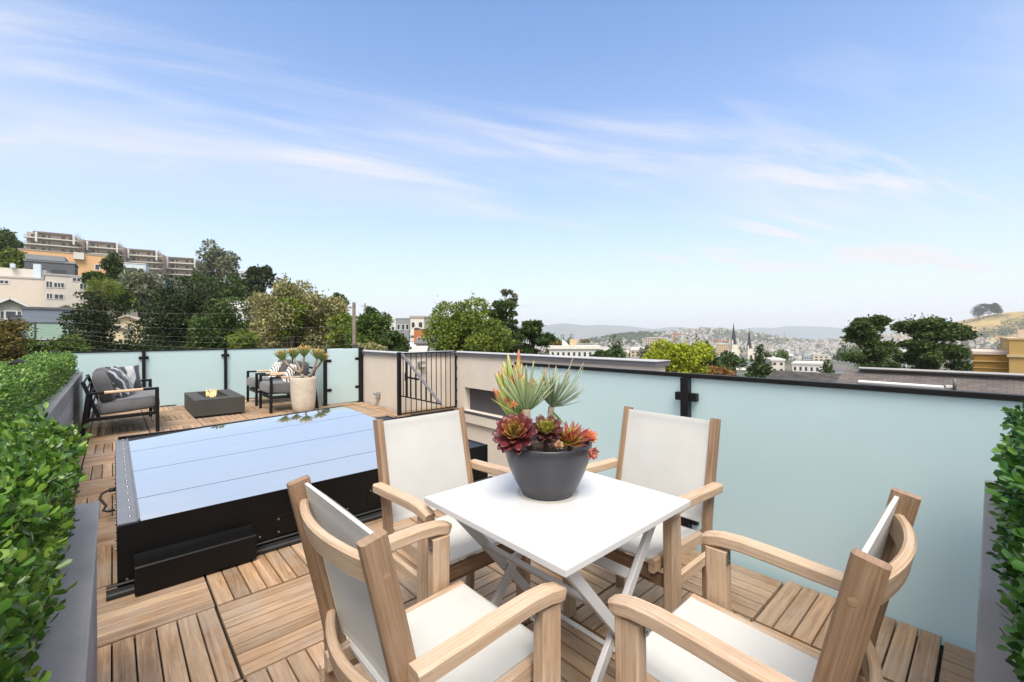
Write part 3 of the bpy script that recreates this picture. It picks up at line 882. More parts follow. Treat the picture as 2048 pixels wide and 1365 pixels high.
def make_chair(name, label, group):
    t = thing(name, label, 'chair', group=group)
    for s in (1, -1):
        b = MB()
        b.sweep([(0.128, s * .230, 0), (0.133, s * .230, .20), (0.136, s * .230, .40), (0.132, s * .230, .48), (0.118, s * .230, .56), (0.036, s * .230, .925)],
                0.029, 0.056, (0, 1, 0), 0.005, 0, [0.85, .95, 1, 1, 1, 1])
        b.tube([(0.060, s * .2440, .845), (0.060, s * .2451, .845)], 0.008, 12)
        b.tube([(0.110, s * .2440, .60), (0.110, s * .2451, .60)], 0.008, 12)
        b.build('back_post', M['teak_dark'], t)
        b = MB()
        b.sweep([(0.499, s * .2575, 0), (0.499, s * .2575, .3), (0.502, s * .2575, .616)], 0.043, 0.068, (0, 1, 0), 0.005, 0, [.86, 1, 1])
        b.build('front_leg', M['teak'], t)
        b = MB()
        b.sweep([(0.105, s * .265, .635), (0.22, s * .265, .640), (0.34, s * .265, .647), (0.43, s * .265, .650), (0.49, s * .265, .646), (0.530, s * .265, .636), (0.545, s * .265, .631)],
                0.047, 0.040, (0, 1, 0), 0.006, 0, [1, 1, 1, 1, 1, .97, .86])
        b.build('armrest', M['teak'], t)
        b = MB()
        b.sweep([(0.10, s * .208, .408), (0.30, s * .208, .416), (0.566, s * .208, .430)], 0.028, 0.052, (0, 1, 0), 0.005)
        b.build('seat_rail', M['teak'], t)
        b = MB()
        b.bar((0.10, s * .253, .352), (0.48, s * .253, .352), 0.022, 0.045, (0, 1, 0), 0.004)
        b.build('side_rail', M['teak'], t)
        b = MB()
        b.box((0.4605, s * .246 - .009, .582), (0.4638, s * .246 + .009, .618), 0.001)
        b.tube([(0.4604, s * .246, .592), (0.4585, s * .246, .592)], 0.0035, 8)
        b.build('bracket', M['steel'], t)
    b = MB(); b.bar((0.540, -.194, .392), (0.540, .194, .392), 0.024, 0.050, (1, 0, 0), 0.004); b.build('front_bar', M['teak_dark'], t)
    b = MB(); b.bar((0.497, -.236, .352), (0.497, .236, .352), 0.026, 0.045, (1, 0, 0), 0.004); b.build('stretcher', M['teak_dark'], t)
    b = MB(); b.sweep(arc((0.052, -.216, .845), (0.052, .216, .845), (-0.037, 0, 0.004)), 0.060, 0.021, V(-0.20, 0, 0.98), 0.005); b.build('back_slat', M['teak'], t)
    b = MB(); b.sweep(arc((0.120, -.216, .515), (0.120, .216, .515), (-0.050, 0, 0.0)), 0.060, 0.024, V(-0.12, 0, 0.99), 0.005); b.build('back_slat', M['teak'], t)
    b = MB(); sling(b, [(0.150, .475), (0.137, .54), (0.112, .65), (0.080, .79), (0.052, .917)], 0.430, 0.012); b.build('back_sling', M['sling'], t)
    b = MB(); sling(b, [(0.565, .4485), (0.44, .446), (0.30, .438), (0.16, .432)], 0.392, -0.016); b.build('seat_sling', M['sling'], t)
    return t

CG = 'teak sling chairs around the white table'
chair = make_chair('dining_chair', 'teak and white sling chair with its back to the skylight, nearest the planter', CG)
for i, (x, y, a, lab) in enumerate([
        (0.335, 1.045, 0.0, None),
        (1.140, 1.965, -90.0, 'teak and white sling chair facing the camera in front of the iron railing and skylight'),
        (2.085, 1.090, 180.0, 'teak and white sling chair facing the table with its back to the frosted railing post'),
        (1.205, 0.108, 90.0, 'teak and white sling chair whose curved back slat stands beside the dark hedge')]):
    o = chair if i == 0 else copy_tree(chair)
    o.location = (x, y, 0); o.rotation_euler = (0, 0, RAD(a))
    if lab: o['label'] = lab

def make_table():
    x0, x1, y0, y1, zt = 0.862, 1.556, 0.745, 1.440, 0.710
    cx, cy = (x0 + x1) / 2, (y0 + y1) / 2
    t = thing('folding_table', 'square white folding table with crossed legs between the four chairs', 'table', (cx, cy, 0))
    b = MB(); e = 0.004
    sq = lambda q, z: [(x0 + q, y0 + q, z), (x1 - q, y0 + q, z), (x1 - q, y1 - q, z), (x0 + q, y1 - q, z)]
    b.rings([sq(e, zt - 0.024), sq(0, zt - 0.020), sq(0, zt - e * .8), sq(e * .35, zt - e * .2), sq(e, zt)], 0, True, True, False)
    b.build('tabletop', M['white'], t, True)
    zp, hw = 0.365, 0.285
    for k, (ya, yb) in enumerate(((0.815, 1.365), (0.838, 1.342))):
        sg = 1 if k == 0 else -1
        for y in (ya, yb):
            b = MB(); b.bar((cx - sg * hw, y, zt - 0.026), (cx + sg * hw, y, 0.012), 0.020, 0.036, (0, 1, 0), 0.003)
            b.build('leg', M['white'], t, True)
        for f in (0.30, 0.86):
            x = cx - sg * hw + 2 * sg * hw * f; z = (zt - 0.026) * (1 - f) + 0.012 * f
            b = MB(); b.bar((x, ya + .0105, z), (x, yb - .0105, z), 0.017, 0.036, V(sg * .62, 0, -.78).cross(V(0, 1, 0)), 0.003)
            b.build('cross_rail', M['white'], t, True)
    b = MB(); n = 72
    for r0, r1 in ((.107, .113), (.116, .1185)):
        q = [[(1.237 + r * (1 + .012 * sin(3 * a) + .008 * sin(7 * a)) * cos(a), 1.158 + r * (1 + .012 * sin(3 * a) + .008 * sin(7 * a)) * sin(a), zt + .0006) for a in [2 * pi * i / n for i in range(n)]] for r in (r0, r1)]
        b.rings(q, 0, True, False, False)
    b.build('water_ring', plain('dried water ring', (.50, .46, .37), .7, 0, .3, 30), t, True)
    for y in (0.804, 1.376):
        b = MB(); b.tube([(cx, y - .002, zp), (cx, y + .002, zp)], 0.008, 10); b.tube([(cx, y - .004, zp), (cx, y + .004, zp)], 0.005, 8)
        b.build('bolt', M['steel'], t, True)
make_table()

# ------------------------------------------------------------------ succulents
def succ(name, stops, agestops=None, rough=0.42, agemix=0.6, trans=0.0):
    """colour along the leaf (u) and by the leaf's age in the rosette (v)"""
    m, nt, b = mat(name)
    uv = node(nt, 'UVMap'); sx = node(nt, 'SeparateXYZ'); lnk(nt, uv.outputs[0], sx.inputs[0])
    geo = node(nt, 'NewGeometry')
    tc = node(nt, 'TexCoord'); n = node(nt, 'TexNoise', Scale=60.0, Detail=4.0); lnk(nt, tc.outputs['Object'], n.inputs['Vector'])
    j = node(nt, 'Math', operation='MULTIPLY_ADD'); lnk(nt, geo.outputs['Random Per Island'], j.inputs[0]); j.inputs[1].default_value = 0.34; j.inputs[2].default_value = -0.20
    j2 = node(nt, 'Math', operation='MULTIPLY_ADD'); lnk(nt, n.outputs['Fac'], j2.inputs[0]); j2.inputs[1].default_value = 0.12; lnk(nt, j.outputs[0], j2.inputs[2])
    a = node(nt, 'Math', operation='ADD'); lnk(nt, sx.outputs[0], a.inputs[0]); lnk(nt, j2.outputs[0], a.inputs[1])
    r = ramp_node(nt, a.outputs[0], stops)
    out = r.outputs[0]
    if agestops:
        r2 = ramp_node(nt, sx.outputs[1], agestops)
        mx = node(nt, 'Mix', data_type='RGBA'); mx.inputs[0].default_value = agemix
        lnk(nt, out, mx.inputs[6]); lnk(nt, r2.outputs[0], mx.inputs[7]); out = mx.outputs[2]
    lnk(nt, out, b.inputs['Base Color'])
    b.inputs['Roughness'].default_value = rough
    b.inputs['Subsurface Weight'].default_value = 0.08
    b.inputs['Subsurface Radius'].default_value = (0.01, 0.01, 0.005)
    return m
M['aloe'] = succ('fan aloe leaf', [(0, (.20, .29, .13)), (.35, (.27, .37, .19)), (.85, (.36, .43, .22)), (.98, (.42, .40, .19)), (1, (.40, .22, .10))])
M['aloe_wide'] = succ('broad aloe leaf', [(0, (.18, .28, .07)), (.5, (.29, .38, .10)), (.80, (.38, .39, .11)), (.95, (.42, .26, .08)), (1, (.40, .13, .06))])
M['aloe_thin'] = succ('slender aloe leaf', [(0, (.20, .27, .15)), (.5, (.25, .34, .22)), (.9, (.33, .39, .24)), (1, (.40, .26, .14))])
M['aeonium'] = succ('purple aeonium leaf', [(0, (0.252, 0.144, 0.036)), (.4, (0.158, 0.040, 0.029)), (.8, (0.094, 0.014, 0.022)), (1, (0.115, 0.020, 0.032))],
                    [(0, (0.360, 0.302, 0.043)), (.22, (0.324, 0.144, 0.036)), (.45, (0.144, 0.025, 0.029)), (1, (0.040, 0.009, 0.016))], 0.36, 0.7)
M['aeonium2'] = succ('dark aeonium leaf', [(0, (0.274, 0.259, 0.036)), (.45, (0.144, 0.086, 0.029)), (.85, (0.072, 0.014, 0.022)), (1, (0.101, 0.022, 0.029))],
                     [(0, (0.331, 0.360, 0.036)), (.25, (0.274, 0.274, 0.036)), (.5, (0.094, 0.025, 0.025)), (1, (0.043, 0.010, 0.017))], 0.36, 0.6)
M['agave'] = succ('red tipped agave leaf', [(0, (0.245, 0.274, 0.036)), (.45, (0.302, 0.259, 0.043)), (.68, (0.302, 0.101, 0.036)), (.85, (0.216, 0.025, 0.025)), (1, (0.144, 0.014, 0.018))], None, 0.4)
M['orange'] = succ('orange rosette leaf', [(0, (.55, .34, .12)), (.5, (.55, .22, .08)), (1, (.50, .10, .05))], None, 0.45)
M['pink'] = succ('pink rosette leaf', [(0, (.60, .45, .34)), (.5, (.56, .26, .20)), (1, (.45, .12, .10))], None, 0.45)
M['cream'] = succ('cream rosette leaf', [(0, (.52, .42, .28)), (.6, (.56, .44, .32)), (1, (.52, .24, .14))], None, 0.45)
M['candel'] = succ('candelabra aloe leaf', [(0, (.12, .20, .07)), (.5, (.16, .26, .08)), (.85, (.26, .28, .08)), (1, (.46, .24, .08))])

def strap(mb, base, d, L, w, th, bend, prof, age=0.0, nseg=7, ns=6):
    base, d, bend = Vector(base), Vector(d).normalized(), Vector(bend)
    side = d.cross(bend)
    if side.length < 1e-3: side = d.cross(V(0.3, 0.2, 1))
    side.normalize()
    rs = []
    for i in range(nseg + 1):
        s = i / nseg
        p = base + d * (s * L) + bend * (s * s * L)
        tdir = (d + bend * 2 * s).normalized()
        nn = side.cross(tdir).normalized()
        k = prof(s)
        hw, ht = w * k / 2 + 1e-5, th * (0.35 + 0.65 * k) * (1 - 0.5 * s) / 2 + 1e-5
        rs.append([p + side * (hw * cos(2 * pi * j / ns)) + nn * (ht * sin(2 * pi * j / ns) + 0.16 * w * k * (cos(2 * pi * j / ns) ** 2)) for j in range(ns)])
    mb.rings(rs, 0, True, True, True, [i / nseg for i in range(nseg + 1)], [age] * (ns + 1))

def frame_of(axis):
    a = Vector(axis).normalized()
    x = a.cross(V(0.05, 0.1, 1))
    if x.length < 0.1: x = a.cross(V(1, 0, 0))
    x.normalize()
    return a, x, a.cross(x)

P_STRAP = lambda s: (0.75 + 0.35 * s if s < 0.45 else 0.9075 * max(0.0, 1 - ((s - .45) / .56) ** 2.2)) + 0.03
P_FINGER = lambda s: (0.50 + 1.1 * s if s < 0.4 else 0.94 * math.sqrt(max(0.0, 1 - ((s - .4) / .61) ** 3))) + 0.03
P_SPOON = lambda s: 0.38 + 0.9 * s ** 1.3 if s < 0.62 else (0.38 + 0.9 * .537) * math.sqrt(max(0, 1 - ((s - .62) / .39) ** 2)) + 0.02
P_POINT = lambda s: 0.7 + 0.5 * s if s < 0.4 else 0.9 * max(0, 1 - ((s - .4) / .6) ** 1.3) + 0.01

def rosette(mb, c, axis, n, L, w, th, t0, t1, prof, curl=0.25, jit=0.12, tipgrow=0.55, fan=None, seg=7):
    """n leaves by golden angle; the youngest stand along the axis (tilt t0), the oldest lie out (tilt t1)"""
    a, x, y = frame_of(axis)
    for i in range(n):
        age = (i + 0.5) / n
        ph = i * 2.39996
        tl = t0 + (t1 - t0) * age ** 0.8
        r = x * cos(ph) + y * sin(ph)
        if fan is not None:
            f = Vector(fan).normalized(); r = (r - f * r.dot(f) * 0.72)
            if r.length > 1e-3: r.normalize()
        d = a * cos(tl) + r * sin(tl)
        d = (d + V(rnd.gauss(0, jit), rnd.gauss(0, jit), rnd.gauss(0, jit)) * 0.6).normalized()
        l = L * (tipgrow + (1 - tipgrow) * min(1, age * 1.6)) * rnd.uniform(0.88, 1.1)
        strap(mb, Vector(c) + r * (w * 0.25), d, l, w * (0.6 + 0.4 * min(1, age * 2)), th, (a * 0.8 - r * 0.2) * curl * rnd.uniform(0.4, 1.3), prof, age, seg)

def make_bowl():
    bc = V(1.237, 1.158, 0.710)
    t = thing('planter_bowl', 'glossy charcoal bowl pot in the middle of the white table', 'pot', bc)
    b = MB()
    b.lathe([(0.0, 0.001), (0.088, 0.0), (0.098, 0.003), (0.106, 0.016), (0.124, 0.048), (0.143, 0.090), (0.157, 0.130), (0.166, 0.168), (0.170, 0.194), (0.168, 0.198), (0.163, 0.198), (0.160, 0.190), (0.154, 0.160)], 72)
    b.build('bowl', M['bowl'], t)
    b = MB()
    def soil(u, v):
        r = 0.1535 * u; a = 2 * pi * v
        return (r * cos(a), r * sin(a), 0.163 + 0.010 * (1 - u) + 0.006 * sin(37 * u + 5 * a) * (1 - u))
    b.grid(soil, 14, 40)
    for k in range(70):
        r, a = 0.145 * math.sqrt(rnd.random()), rnd.random() * 2 * pi
        p = V(r * cos(a), r * sin(a), 0.170); q = V(rnd.uniform(-1, 1), rnd.uniform(-1, 1), rnd.uniform(-.4, .4)).normalized() * rnd.uniform(.008, .016)
        b.bar(p - q, p + q, rnd.uniform(.008, .014), rnd.uniform(.006, .010), None, 0.003)
    b.build('soil', M['soil'], t)
    D = 1.69
    towards = (VF * -1)
    # broad-leaved aloe, behind on the left
    def stem(mb, p0, p1, r0, r1):
        p0, p1 = Vector(p0), Vector(p1)
        q = [p0, p0.lerp(p1, .35) + V(rnd.uniform(-.01, .01), rnd.uniform(-.01, .01), 0), p0.lerp(p1, .7) + V(rnd.uniform(-.008, .008), 0, 0), p1]
        mb.tube(q, [r0, r0 * .9, r1 * 1.05, r1], 10)
    soilz = 0.878
    def root(px, py, DD):
        p = at(px, py, DD); return V(p.x, p.y, soilz)
    c = at(1030, 838, 1.71)
    p = thing('succulent', 'broad leaved succulent with orange tips at the back of the bowl', 'succulent', root(1036, 880, 1.72))
    b = MB(); stem(b, root(1036, 880, 1.72), c, .014, .012); b.build('stem', M['bark_pale'], p, True)
    b = MB()
    side = VR
    for k, (a, L, f) in enumerate([(-.62, .145, .02), (-.42, .185, .0), (-.26, .215, -.01), (-.12, .245, .02), (-.02, .215, -.02), (.10, .235, .015), (.22, .195, -.02), (.36, .19, .01), (-.50, .13, -.03), (-.18, .17, -.035), (.02, .16, -.04), (.28, .15, -.03), (.48, .165, .02), (-.34, .12, -.045), (-.33, .205, .012), (-.07, .20, -.03), (.16, .215, .0), (-.55, .165, .01), (.05, .25, .025), (-.20, .23, .03)]):
        base = c - V(0, 0, .02) + side * (.010 * a) + V(0, 0, .035 * rnd.random())
        d = V(0, 0, 1) * cos(a) + side * sin(a) + towards * (-f * 4 + .06)
        strap(b, base, d, L * rnd.uniform(.9, 1.06), .0235, .010, towards * -.07, P_FINGER, .5, 9)
    strap(b, at(1040, 834, 1.64), side * -.86 + V(0, 0, .42), .125, .016, .006, V(0, 0, .12), P_STRAP, .5, 8)
    b.build('leaves', M['aloe_wide'], p, True)
    # fan aloe: one head in front, one on the right
    p = thing('fan_aloe', 'fan aloe with slender grey green leaves spreading on two stems', 'succulent', root(1062, 880, 1.66))
    c1, c2 = at(1051, 822, 1.655), at(1101, 815, 1.71)
    b = MB(); stem(b, root(1058, 880, 1.665), c1 + V(0, 0, .006), .013, .016); stem(b, root(1090, 880, 1.71), c2, .012, .012)
    b.build('stem', M['bark_pale'], p, True)
    b = MB()
    n = 40
    for k in range(n):
        a = -.95 + 1.95 * k / (n - 1) + rnd.gauss(0, .06)
        d = V(0, 0, 1) * cos(a) + side * sin(a) + towards * rnd.uniform(-.35, .65)
        strap(b, c1 + side * (.012 * sin(a)), d, (.178 - .035 * abs(a)) * rnd.uniform(.62, 1.14), .0102, .0065, V(0, 0, .22 * abs(a)) + towards * rnd.uniform(-.12, .02), P_FINGER, .5, 9)
    b.build('leaf_fan', M['aloe'], p, True)
    b = MB(); n = 54
    for k in range(n):
        a = -.75 + 2.35 * rnd.random()
        e = rnd.uniform(-.5, .75)
        d = V(0, 0, 1) * cos(a) + side * sin(a) + towards * e
        strap(b, c2, d, rnd.uniform(.10, .165), .0090, .0045, V(0, 0, 1) * rnd.uniform(.0, .55) * (1 if a > .4 else .2) + side * rnd.uniform(-.1, .1), P_FINGER, .5, 8)
    for k in range(9):
        a = rnd.uniform(2.0, 3.4) - .3
        d = V(0, 0, 1) * cos(a) * .9 + side * rnd.uniform(-.6, .9) + towards * rnd.uniform(.2, .7)
        strap(b, c2 - V(0, 0, .01), d, rnd.uniform(.07, .12), .009, .0045, V(0, 0, -.2), P_STRAP, .5, 8)
    b.build('leaf_head', M['aloe_thin'], p, True)
    # rosettes
    def ros(name, label, px, py, DD, mtl, n, L, w, th, t0, t1, prof, curl, ax, cat='succulent', group=None, sr=.008):
        c = at(px, py, DD); r = root(px, py, DD)
        off = V(r.x - bc.x, r.y - bc.y, 0)
        if off.length > .140: r = V(bc.x, bc.y, soilz - .006) + off * (.140 / off.length)
        q = thing(name, label, cat, r, group=group)
        s = MB(); s.tube([r - V(0, 0, .006), r.lerp(c, .5) + V(0, 0, -.004), c], [sr, sr * .9, sr * .8], 8); s.build('stem', M['bark'], q, True)
        l = MB(); rosette(l, c, ax, n, L, w, th, t0, t1, prof, curl); l.build('leaves', mtl, q, True)
    ax = V(0, 0, .80) + towards * .55
    ros('aeonium', 'large burgundy aeonium rosette with a yellow heart at the bowl rim', 1029, 872, 1.575, M['aeonium'], 48, .076, .038, .006, .12, 1.80, P_SPOON, .32, ax - VR * .2 + towards * .25)
    ros('aeonium', 'smaller dark purple aeonium with a lime green centre between the other rosettes', 1089, 866, 1.595, M['aeonium2'], 42, .058, .031, .005, .10, 1.75, P_SPOON, .35, ax)
    ros('agave', 'spiky yellow green agave with red leaf tips on the right of the bowl', 1136, 888, 1.595, M['agave'], 52, .082, .025, .007, .10, 1.35, P_POINT, .18, V(0, 0, .9) + towards * .35 + VR * .1)
    ros('echeveria', 'small orange echeveria rosettes at the right rim behind the agave', 1172, 880, 1.65, M['orange'], 30, .036, .016, .004, .1, 1.4, P_SPOON, .3, ax + VR * .4)
    ros('echeveria', 'pink echeveria rosette hanging over the rim of the bowl', 1177, 905, 1.585, M['pink'], 20, .027, .020, .004, .1, 1.2, P_SPOON, .45, towards * .7 + VR * .5 - V(0, 0, .1), sr=.004)
    ros('echeveria', 'cream echeveria rosette resting on the bark at the front rim', 1115, 893, 1.555, M['cream'], 16, .018, .013, .004, .1, 1.2, P_SPOON, .45, towards * .7 + V(0, 0, .4), sr=.005)
    ros('echeveria', 'orange pink flower cluster in front of the fan aloe', 1025, 812, 1.60, M['orange'], 18, .022, .004, .003, .1, 1.5, P_STRAP, .2, ax, sr=.003)
make_bowl()

def make_big_pot():
    c = V(2.405, 7.945, 0)
    t = thing('concrete_planter', 'tall pale concrete planter standing before the grey armchairs', 'pot', c)
    b = MB()
    b.lathe([(0.0, 0.0), (0.11, 0.0), (0.135, 0.012), (0.160, 0.05), (0.178, 0.11), (0.188, 0.18), (0.199, 0.35), (0.205, 0.52), (0.207, 0.592), (0.204, 0.600), (0.186, 0.600), (0.183, 0.590), (0.18, 0.55)], 64)
    b.build('pot', M['concrete'], t)
    b = MB(); b.lathe([(0.0, 0.565), (0.1, 0.56), (0.184, 0.555)], 40); b.build('soil', M['soil'], t)
    D = c.dot(VF)
    p = thing('candelabra_aloe', 'branching succulent with thick bare stems and upright leaf heads in the concrete planter', 'succulent', c + V(0, 0, .56))
    heads = [(566, 716, -.06, .165), (588, 712, .14, .15), (608, 709, -.05, .165), (634, 714, .02, .165), (643, 719, .16, .13)]
    base = c + V(0, 0, .56)
    b = MB()
    fork = c + V(0, 0, .655) - VR * .02
    b.tube([base - VR * .02, fork], [.032, .028], 12)
    b.tube([base + VR * .09, base + VR * .10 + V(0, 0, .04)], [.028, .026], 12)
    for k, (px, py, dd, L) in enumerate(heads):
        h = at(px, py, D + dd)
        st = fork if k < 3 else base + VR * .10 + V(0, 0, .03)
        mid = st.lerp(h, .5) + V(0, 0, -.03 if k in (0, 3) else .0) 
        b.tube([st, st.lerp(mid, .5) , mid, mid.lerp(h, .5) + V(0, 0, -.005), h], [.026, .022, .019, .018, .017], 10)
    b.build('stems', M['bark_pale'], p, True)
    for k, (px, py, dd, L) in enumerate(heads):
        h = at(px, py, D + dd) - V(0, 0, .01)
        l = MB()
        rosette(l, h, V(0, 0, 1) + VR * (-.25 + .13 * k), 46, L * 1.18, .030, .009, .05, .86, P_FINGER, .18, .16, .75)
        for q in range(3):
            strap(l, h - V(0, 0, .02), VR * rnd.uniform(-1, 1) + V(0, 0, -.4) + VF * rnd.uniform(-.6, .3), .08, .012, .005, V(0, 0, -.3), P_STRAP, .9)
        l.build('leaf_head', M['candel'], p, True)
make_big_pot()

# ------------------------------------------------------------------ lounge furniture
def cushion(mb, c, half, rot=None, e=0.28, lump=0.006, puff=0.0, nu=36, nv=18, seed=0):
    """a stuffed block: superellipsoid with soft lumps and a seam"""
    c = Vector(c); r = random.Random(seed); o = r.random() * 9
    def sp(x, k): return math.copysign(abs(x) ** k, x)
    def fn(u, v):
        a, b = 2 * pi * u - pi, pi * v - pi / 2
        p = V(half[0] * sp(cos(b), e) * sp(cos(a), e), half[1] * sp(cos(b), e) * sp(sin(a), e), half[2] * sp(sin(b), e * 1.5))
        k = lump * (sin(p.x * 17 + o) * sin(p.y * 13 + 2 * o) + sin(p.y * 29 + o) * .4)
        p.z += (k + puff * (1 - (p.x / half[0]) ** 2) * (1 - (p.y / half[1]) ** 2)) * (1 if p.z > 0 else -.6)
        return c + (rot @ p if rot else p)
    mb.grid(fn, nu, nv)

def pillow(mb, w, h, t, M4, n=22, seed=0):
    r = random.Random(seed); o = r.random() * 7
    for s in (1, -1):
        def fn(u, v):
            a, b = 2 * u - 1, 2 * v - 1
            x = a * w / 2 * (1 - .07 * (1 - b * b)); y = b * h / 2 * (1 - .07 * (1 - a * a))
            z = s * t / 2 * ((1 - a * a) ** .55 * (1 - b * b) ** .55) + .006 * sin(9 * a + o) * sin(8 * b + o * 2) * (1 - a * a) * (1 - b * b)
            return M4 @ V(x, y, z)
        if s > 0: mb.grid(fn, n, n)
        else: mb.grid(lambda u, v: fn(v, u), n, n)

def stripe(name, a, c, scale, dist, rough, dirn='X', edge=(0.42, 0.58)):
    m, nt, b = mat(name)
    tc = node(nt, 'TexCoord')
    w = node(nt, 'TexWave', Scale=scale, Distortion=dist, Detail=3.0); w.wave_type = 'BANDS'; w.bands_direction = dirn
    w.inputs['Detail Scale'].default_value = 2.2
    lnk(nt, tc.outputs['Generated'], w.inputs['Vector'])
    r = ramp_node(nt, w.outputs['Fac'], [(edge[0], a), (edge[1], c)]); lnk(nt, r.outputs[0], b.inputs['Base Color'])
    b.inputs['Roughness'].default_value = rough
    b.inputs['Sheen Weight'].default_value = 0.2
    n = node(nt, 'TexNoise', Scale=9.0, Detail=3.0); lnk(nt, tc.outputs['Generated'], n.inputs['Vector'])
    bp = node(nt, 'Bump', Strength=0.5, Distance=0.02); lnk(nt, n.outputs['Fac'], bp.inputs['Height']); lnk(nt, bp.outputs[0], b.inputs['Normal'])
    return m
M['satin'] = stripe('satin zebra pillow', (0.018, 0.018, 0.02), (0.46, 0.46, 0.46), 1.25, 4.2, 0.34, 'DIAGONAL', (0.74, 0.98))
M['satin2'] = stripe('satin banded pillow', (0.03, 0.03, 0.033), (0.42, 0.42, 0.43), 0.75, 2.2, 0.34, 'X', (0.40, 0.66))
M['stripe'] = stripe('striped pillow', (0.04, 0.04, 0.045), (0.72, 0.70, 0.66), 2.2, 0.4, 0.9, 'X', (0.24, 0.34))

def lounge(name, label, cat, W, ncush, loc, rz, group=None):
    """x forward from the rear foot, y across"""
    t = thing(name, label, cat, loc, rz, group)
    for s in (1, -1):
        y = s * (W / 2 - .02)
        b = MB(); b.bar((.762, y, 0), (.757, y, .603), .036, .042, (0, 1, 0)); b.build('leg', M['black'], t)
        b = MB(); b.bar((.012, y, 0), (.078, y, .590), .036, .046, (0, 1, 0)); b.build('leg', M['black'], t)
        b = MB(); b.bar((.06, y, .578), (.225, y, .583), .04, .032, (0, 1, 0)); b.bar((.61, y, .592), (.778, y, .596), .04, .032, (0, 1, 0))
        a = b.build('armrest', M['black'], t)
        g = MB(); g.bar((.225, y, .584), (.61, y, .593), .046, .036, (0, 1, 0), .010); g.build('wood_grip', M['grip'], t).parent = a
        b = MB(); b.bar((.05, y, .248), (.75, y, .262), .034, .046, (0, 1, 0)); b.build('side_rail', M['black'], t)
        y2 = s * (W / 2 - .06)
        b = MB(); b.bar((.175, y2, .25), (.022, y2, .735), .03, .04, (0, 1, 0)); b.build('back_upright', M['black'], t)
    b = MB(); b.bar((.752, -W / 2 + .038, .262), (.752, W / 2 - .038, .262), .03, .046, (1, 0, 0)); b.bar((.11, -W / 2 + .038, .245), (.11, W / 2 - .038, .245), .03, .04, (1, 0, 0)); b.build('seat_frame', M['black'], t)
    b = MB()
    for z in (.44, .53, .62, .715):
        x = .175 - (z - .25) * .315; b.bar((x, -W / 2 + .05, z), (x, W / 2 - .05, z), .016, .034, (1, 0, 0))
    b.build('back_slats', M['black'], t)
    R = Matrix.Rotation(RAD(-5), 3, 'Y')
    b = MB(); cushion(b, (.475, 0, .385), (.325, W / 2 - .048, .088), R, .20, .004, .014, 48, 18, 3); b.build('seat_cushion', M['cushion'], t)
    cw = (W - .10) / ncush
    for k in range(ncush):
        R = Matrix.Rotation(RAD(-15), 3, 'Y')
        b = MB(); cushion(b, (.215, -W / 2 + .05 + cw * (k + .5), .635), (.085, cw / 2 - .006, .205), R, .42, .010, 0, 40, 20, 7 + k)
        b.build('back_cushion', M['cushion2'], t)
    return t
lounge('loveseat', 'black framed loveseat with grey cushions beside the long hedge planter', 'sofa', 1.56, 2, (-0.31, 8.52, 0), 0)
AG = 'pair of black framed grey armchairs'
lounge('armchair', 'black framed grey armchair half hidden by the concrete planter', 'armchair', 0.75, 1, (2.725, 8.545, 0), pi, AG)
lounge('armchair', 'black framed grey armchair nearest the far glass railing', 'armchair', 0.75, 1, (2.735, 9.60, 0), pi, AG)

def throw(name, label, mtl, c, w, h, t, nrm, roll, group=None, seed=0):
    n = Vector(nrm).normalized()
    q = n.to_track_quat('Z', 'Y').to_matrix() @ Matrix.Rotation(roll, 3, 'Z')
    o = thing(name, label, 'pillow', Vector(c) - V(0, 0, .2), group=group)
    mb = MB(); pillow(mb, w, h, t, q.to_4x4(), 22, seed)
    m = mb.build('cover', mtl, o); m.location = (0, 0, .2)
throw('throw_pillow', 'black and silver zebra satin pillow leaning on the near sofa cushion', M['satin'], (0.075, 8.20, .665), .47, .47, .17, (.86, -.30, .42), 0.2, seed=1)
throw('throw_pillow', 'silver and black satin pillow propped at the far arm of the sofa', M['satin2'], (0.135, 9.03, .655), .44, .42, .15, (.42, -.86, .30), 0.0, seed=2)
throw('throw_pillow', 'striped white pillow on the armchair behind the concrete planter', M['stripe'], (2.37, 8.60, .60), .42, .36, .14, (-.88, -.10, .42), pi / 2, seed=3)
throw('throw_pillow', 'striped white pillow on the armchair nearest the far railing', M['stripe'], (2.37, 9.62, .60), .42, .36, .14, (-.88, -.10, .42), pi / 2, seed=4)

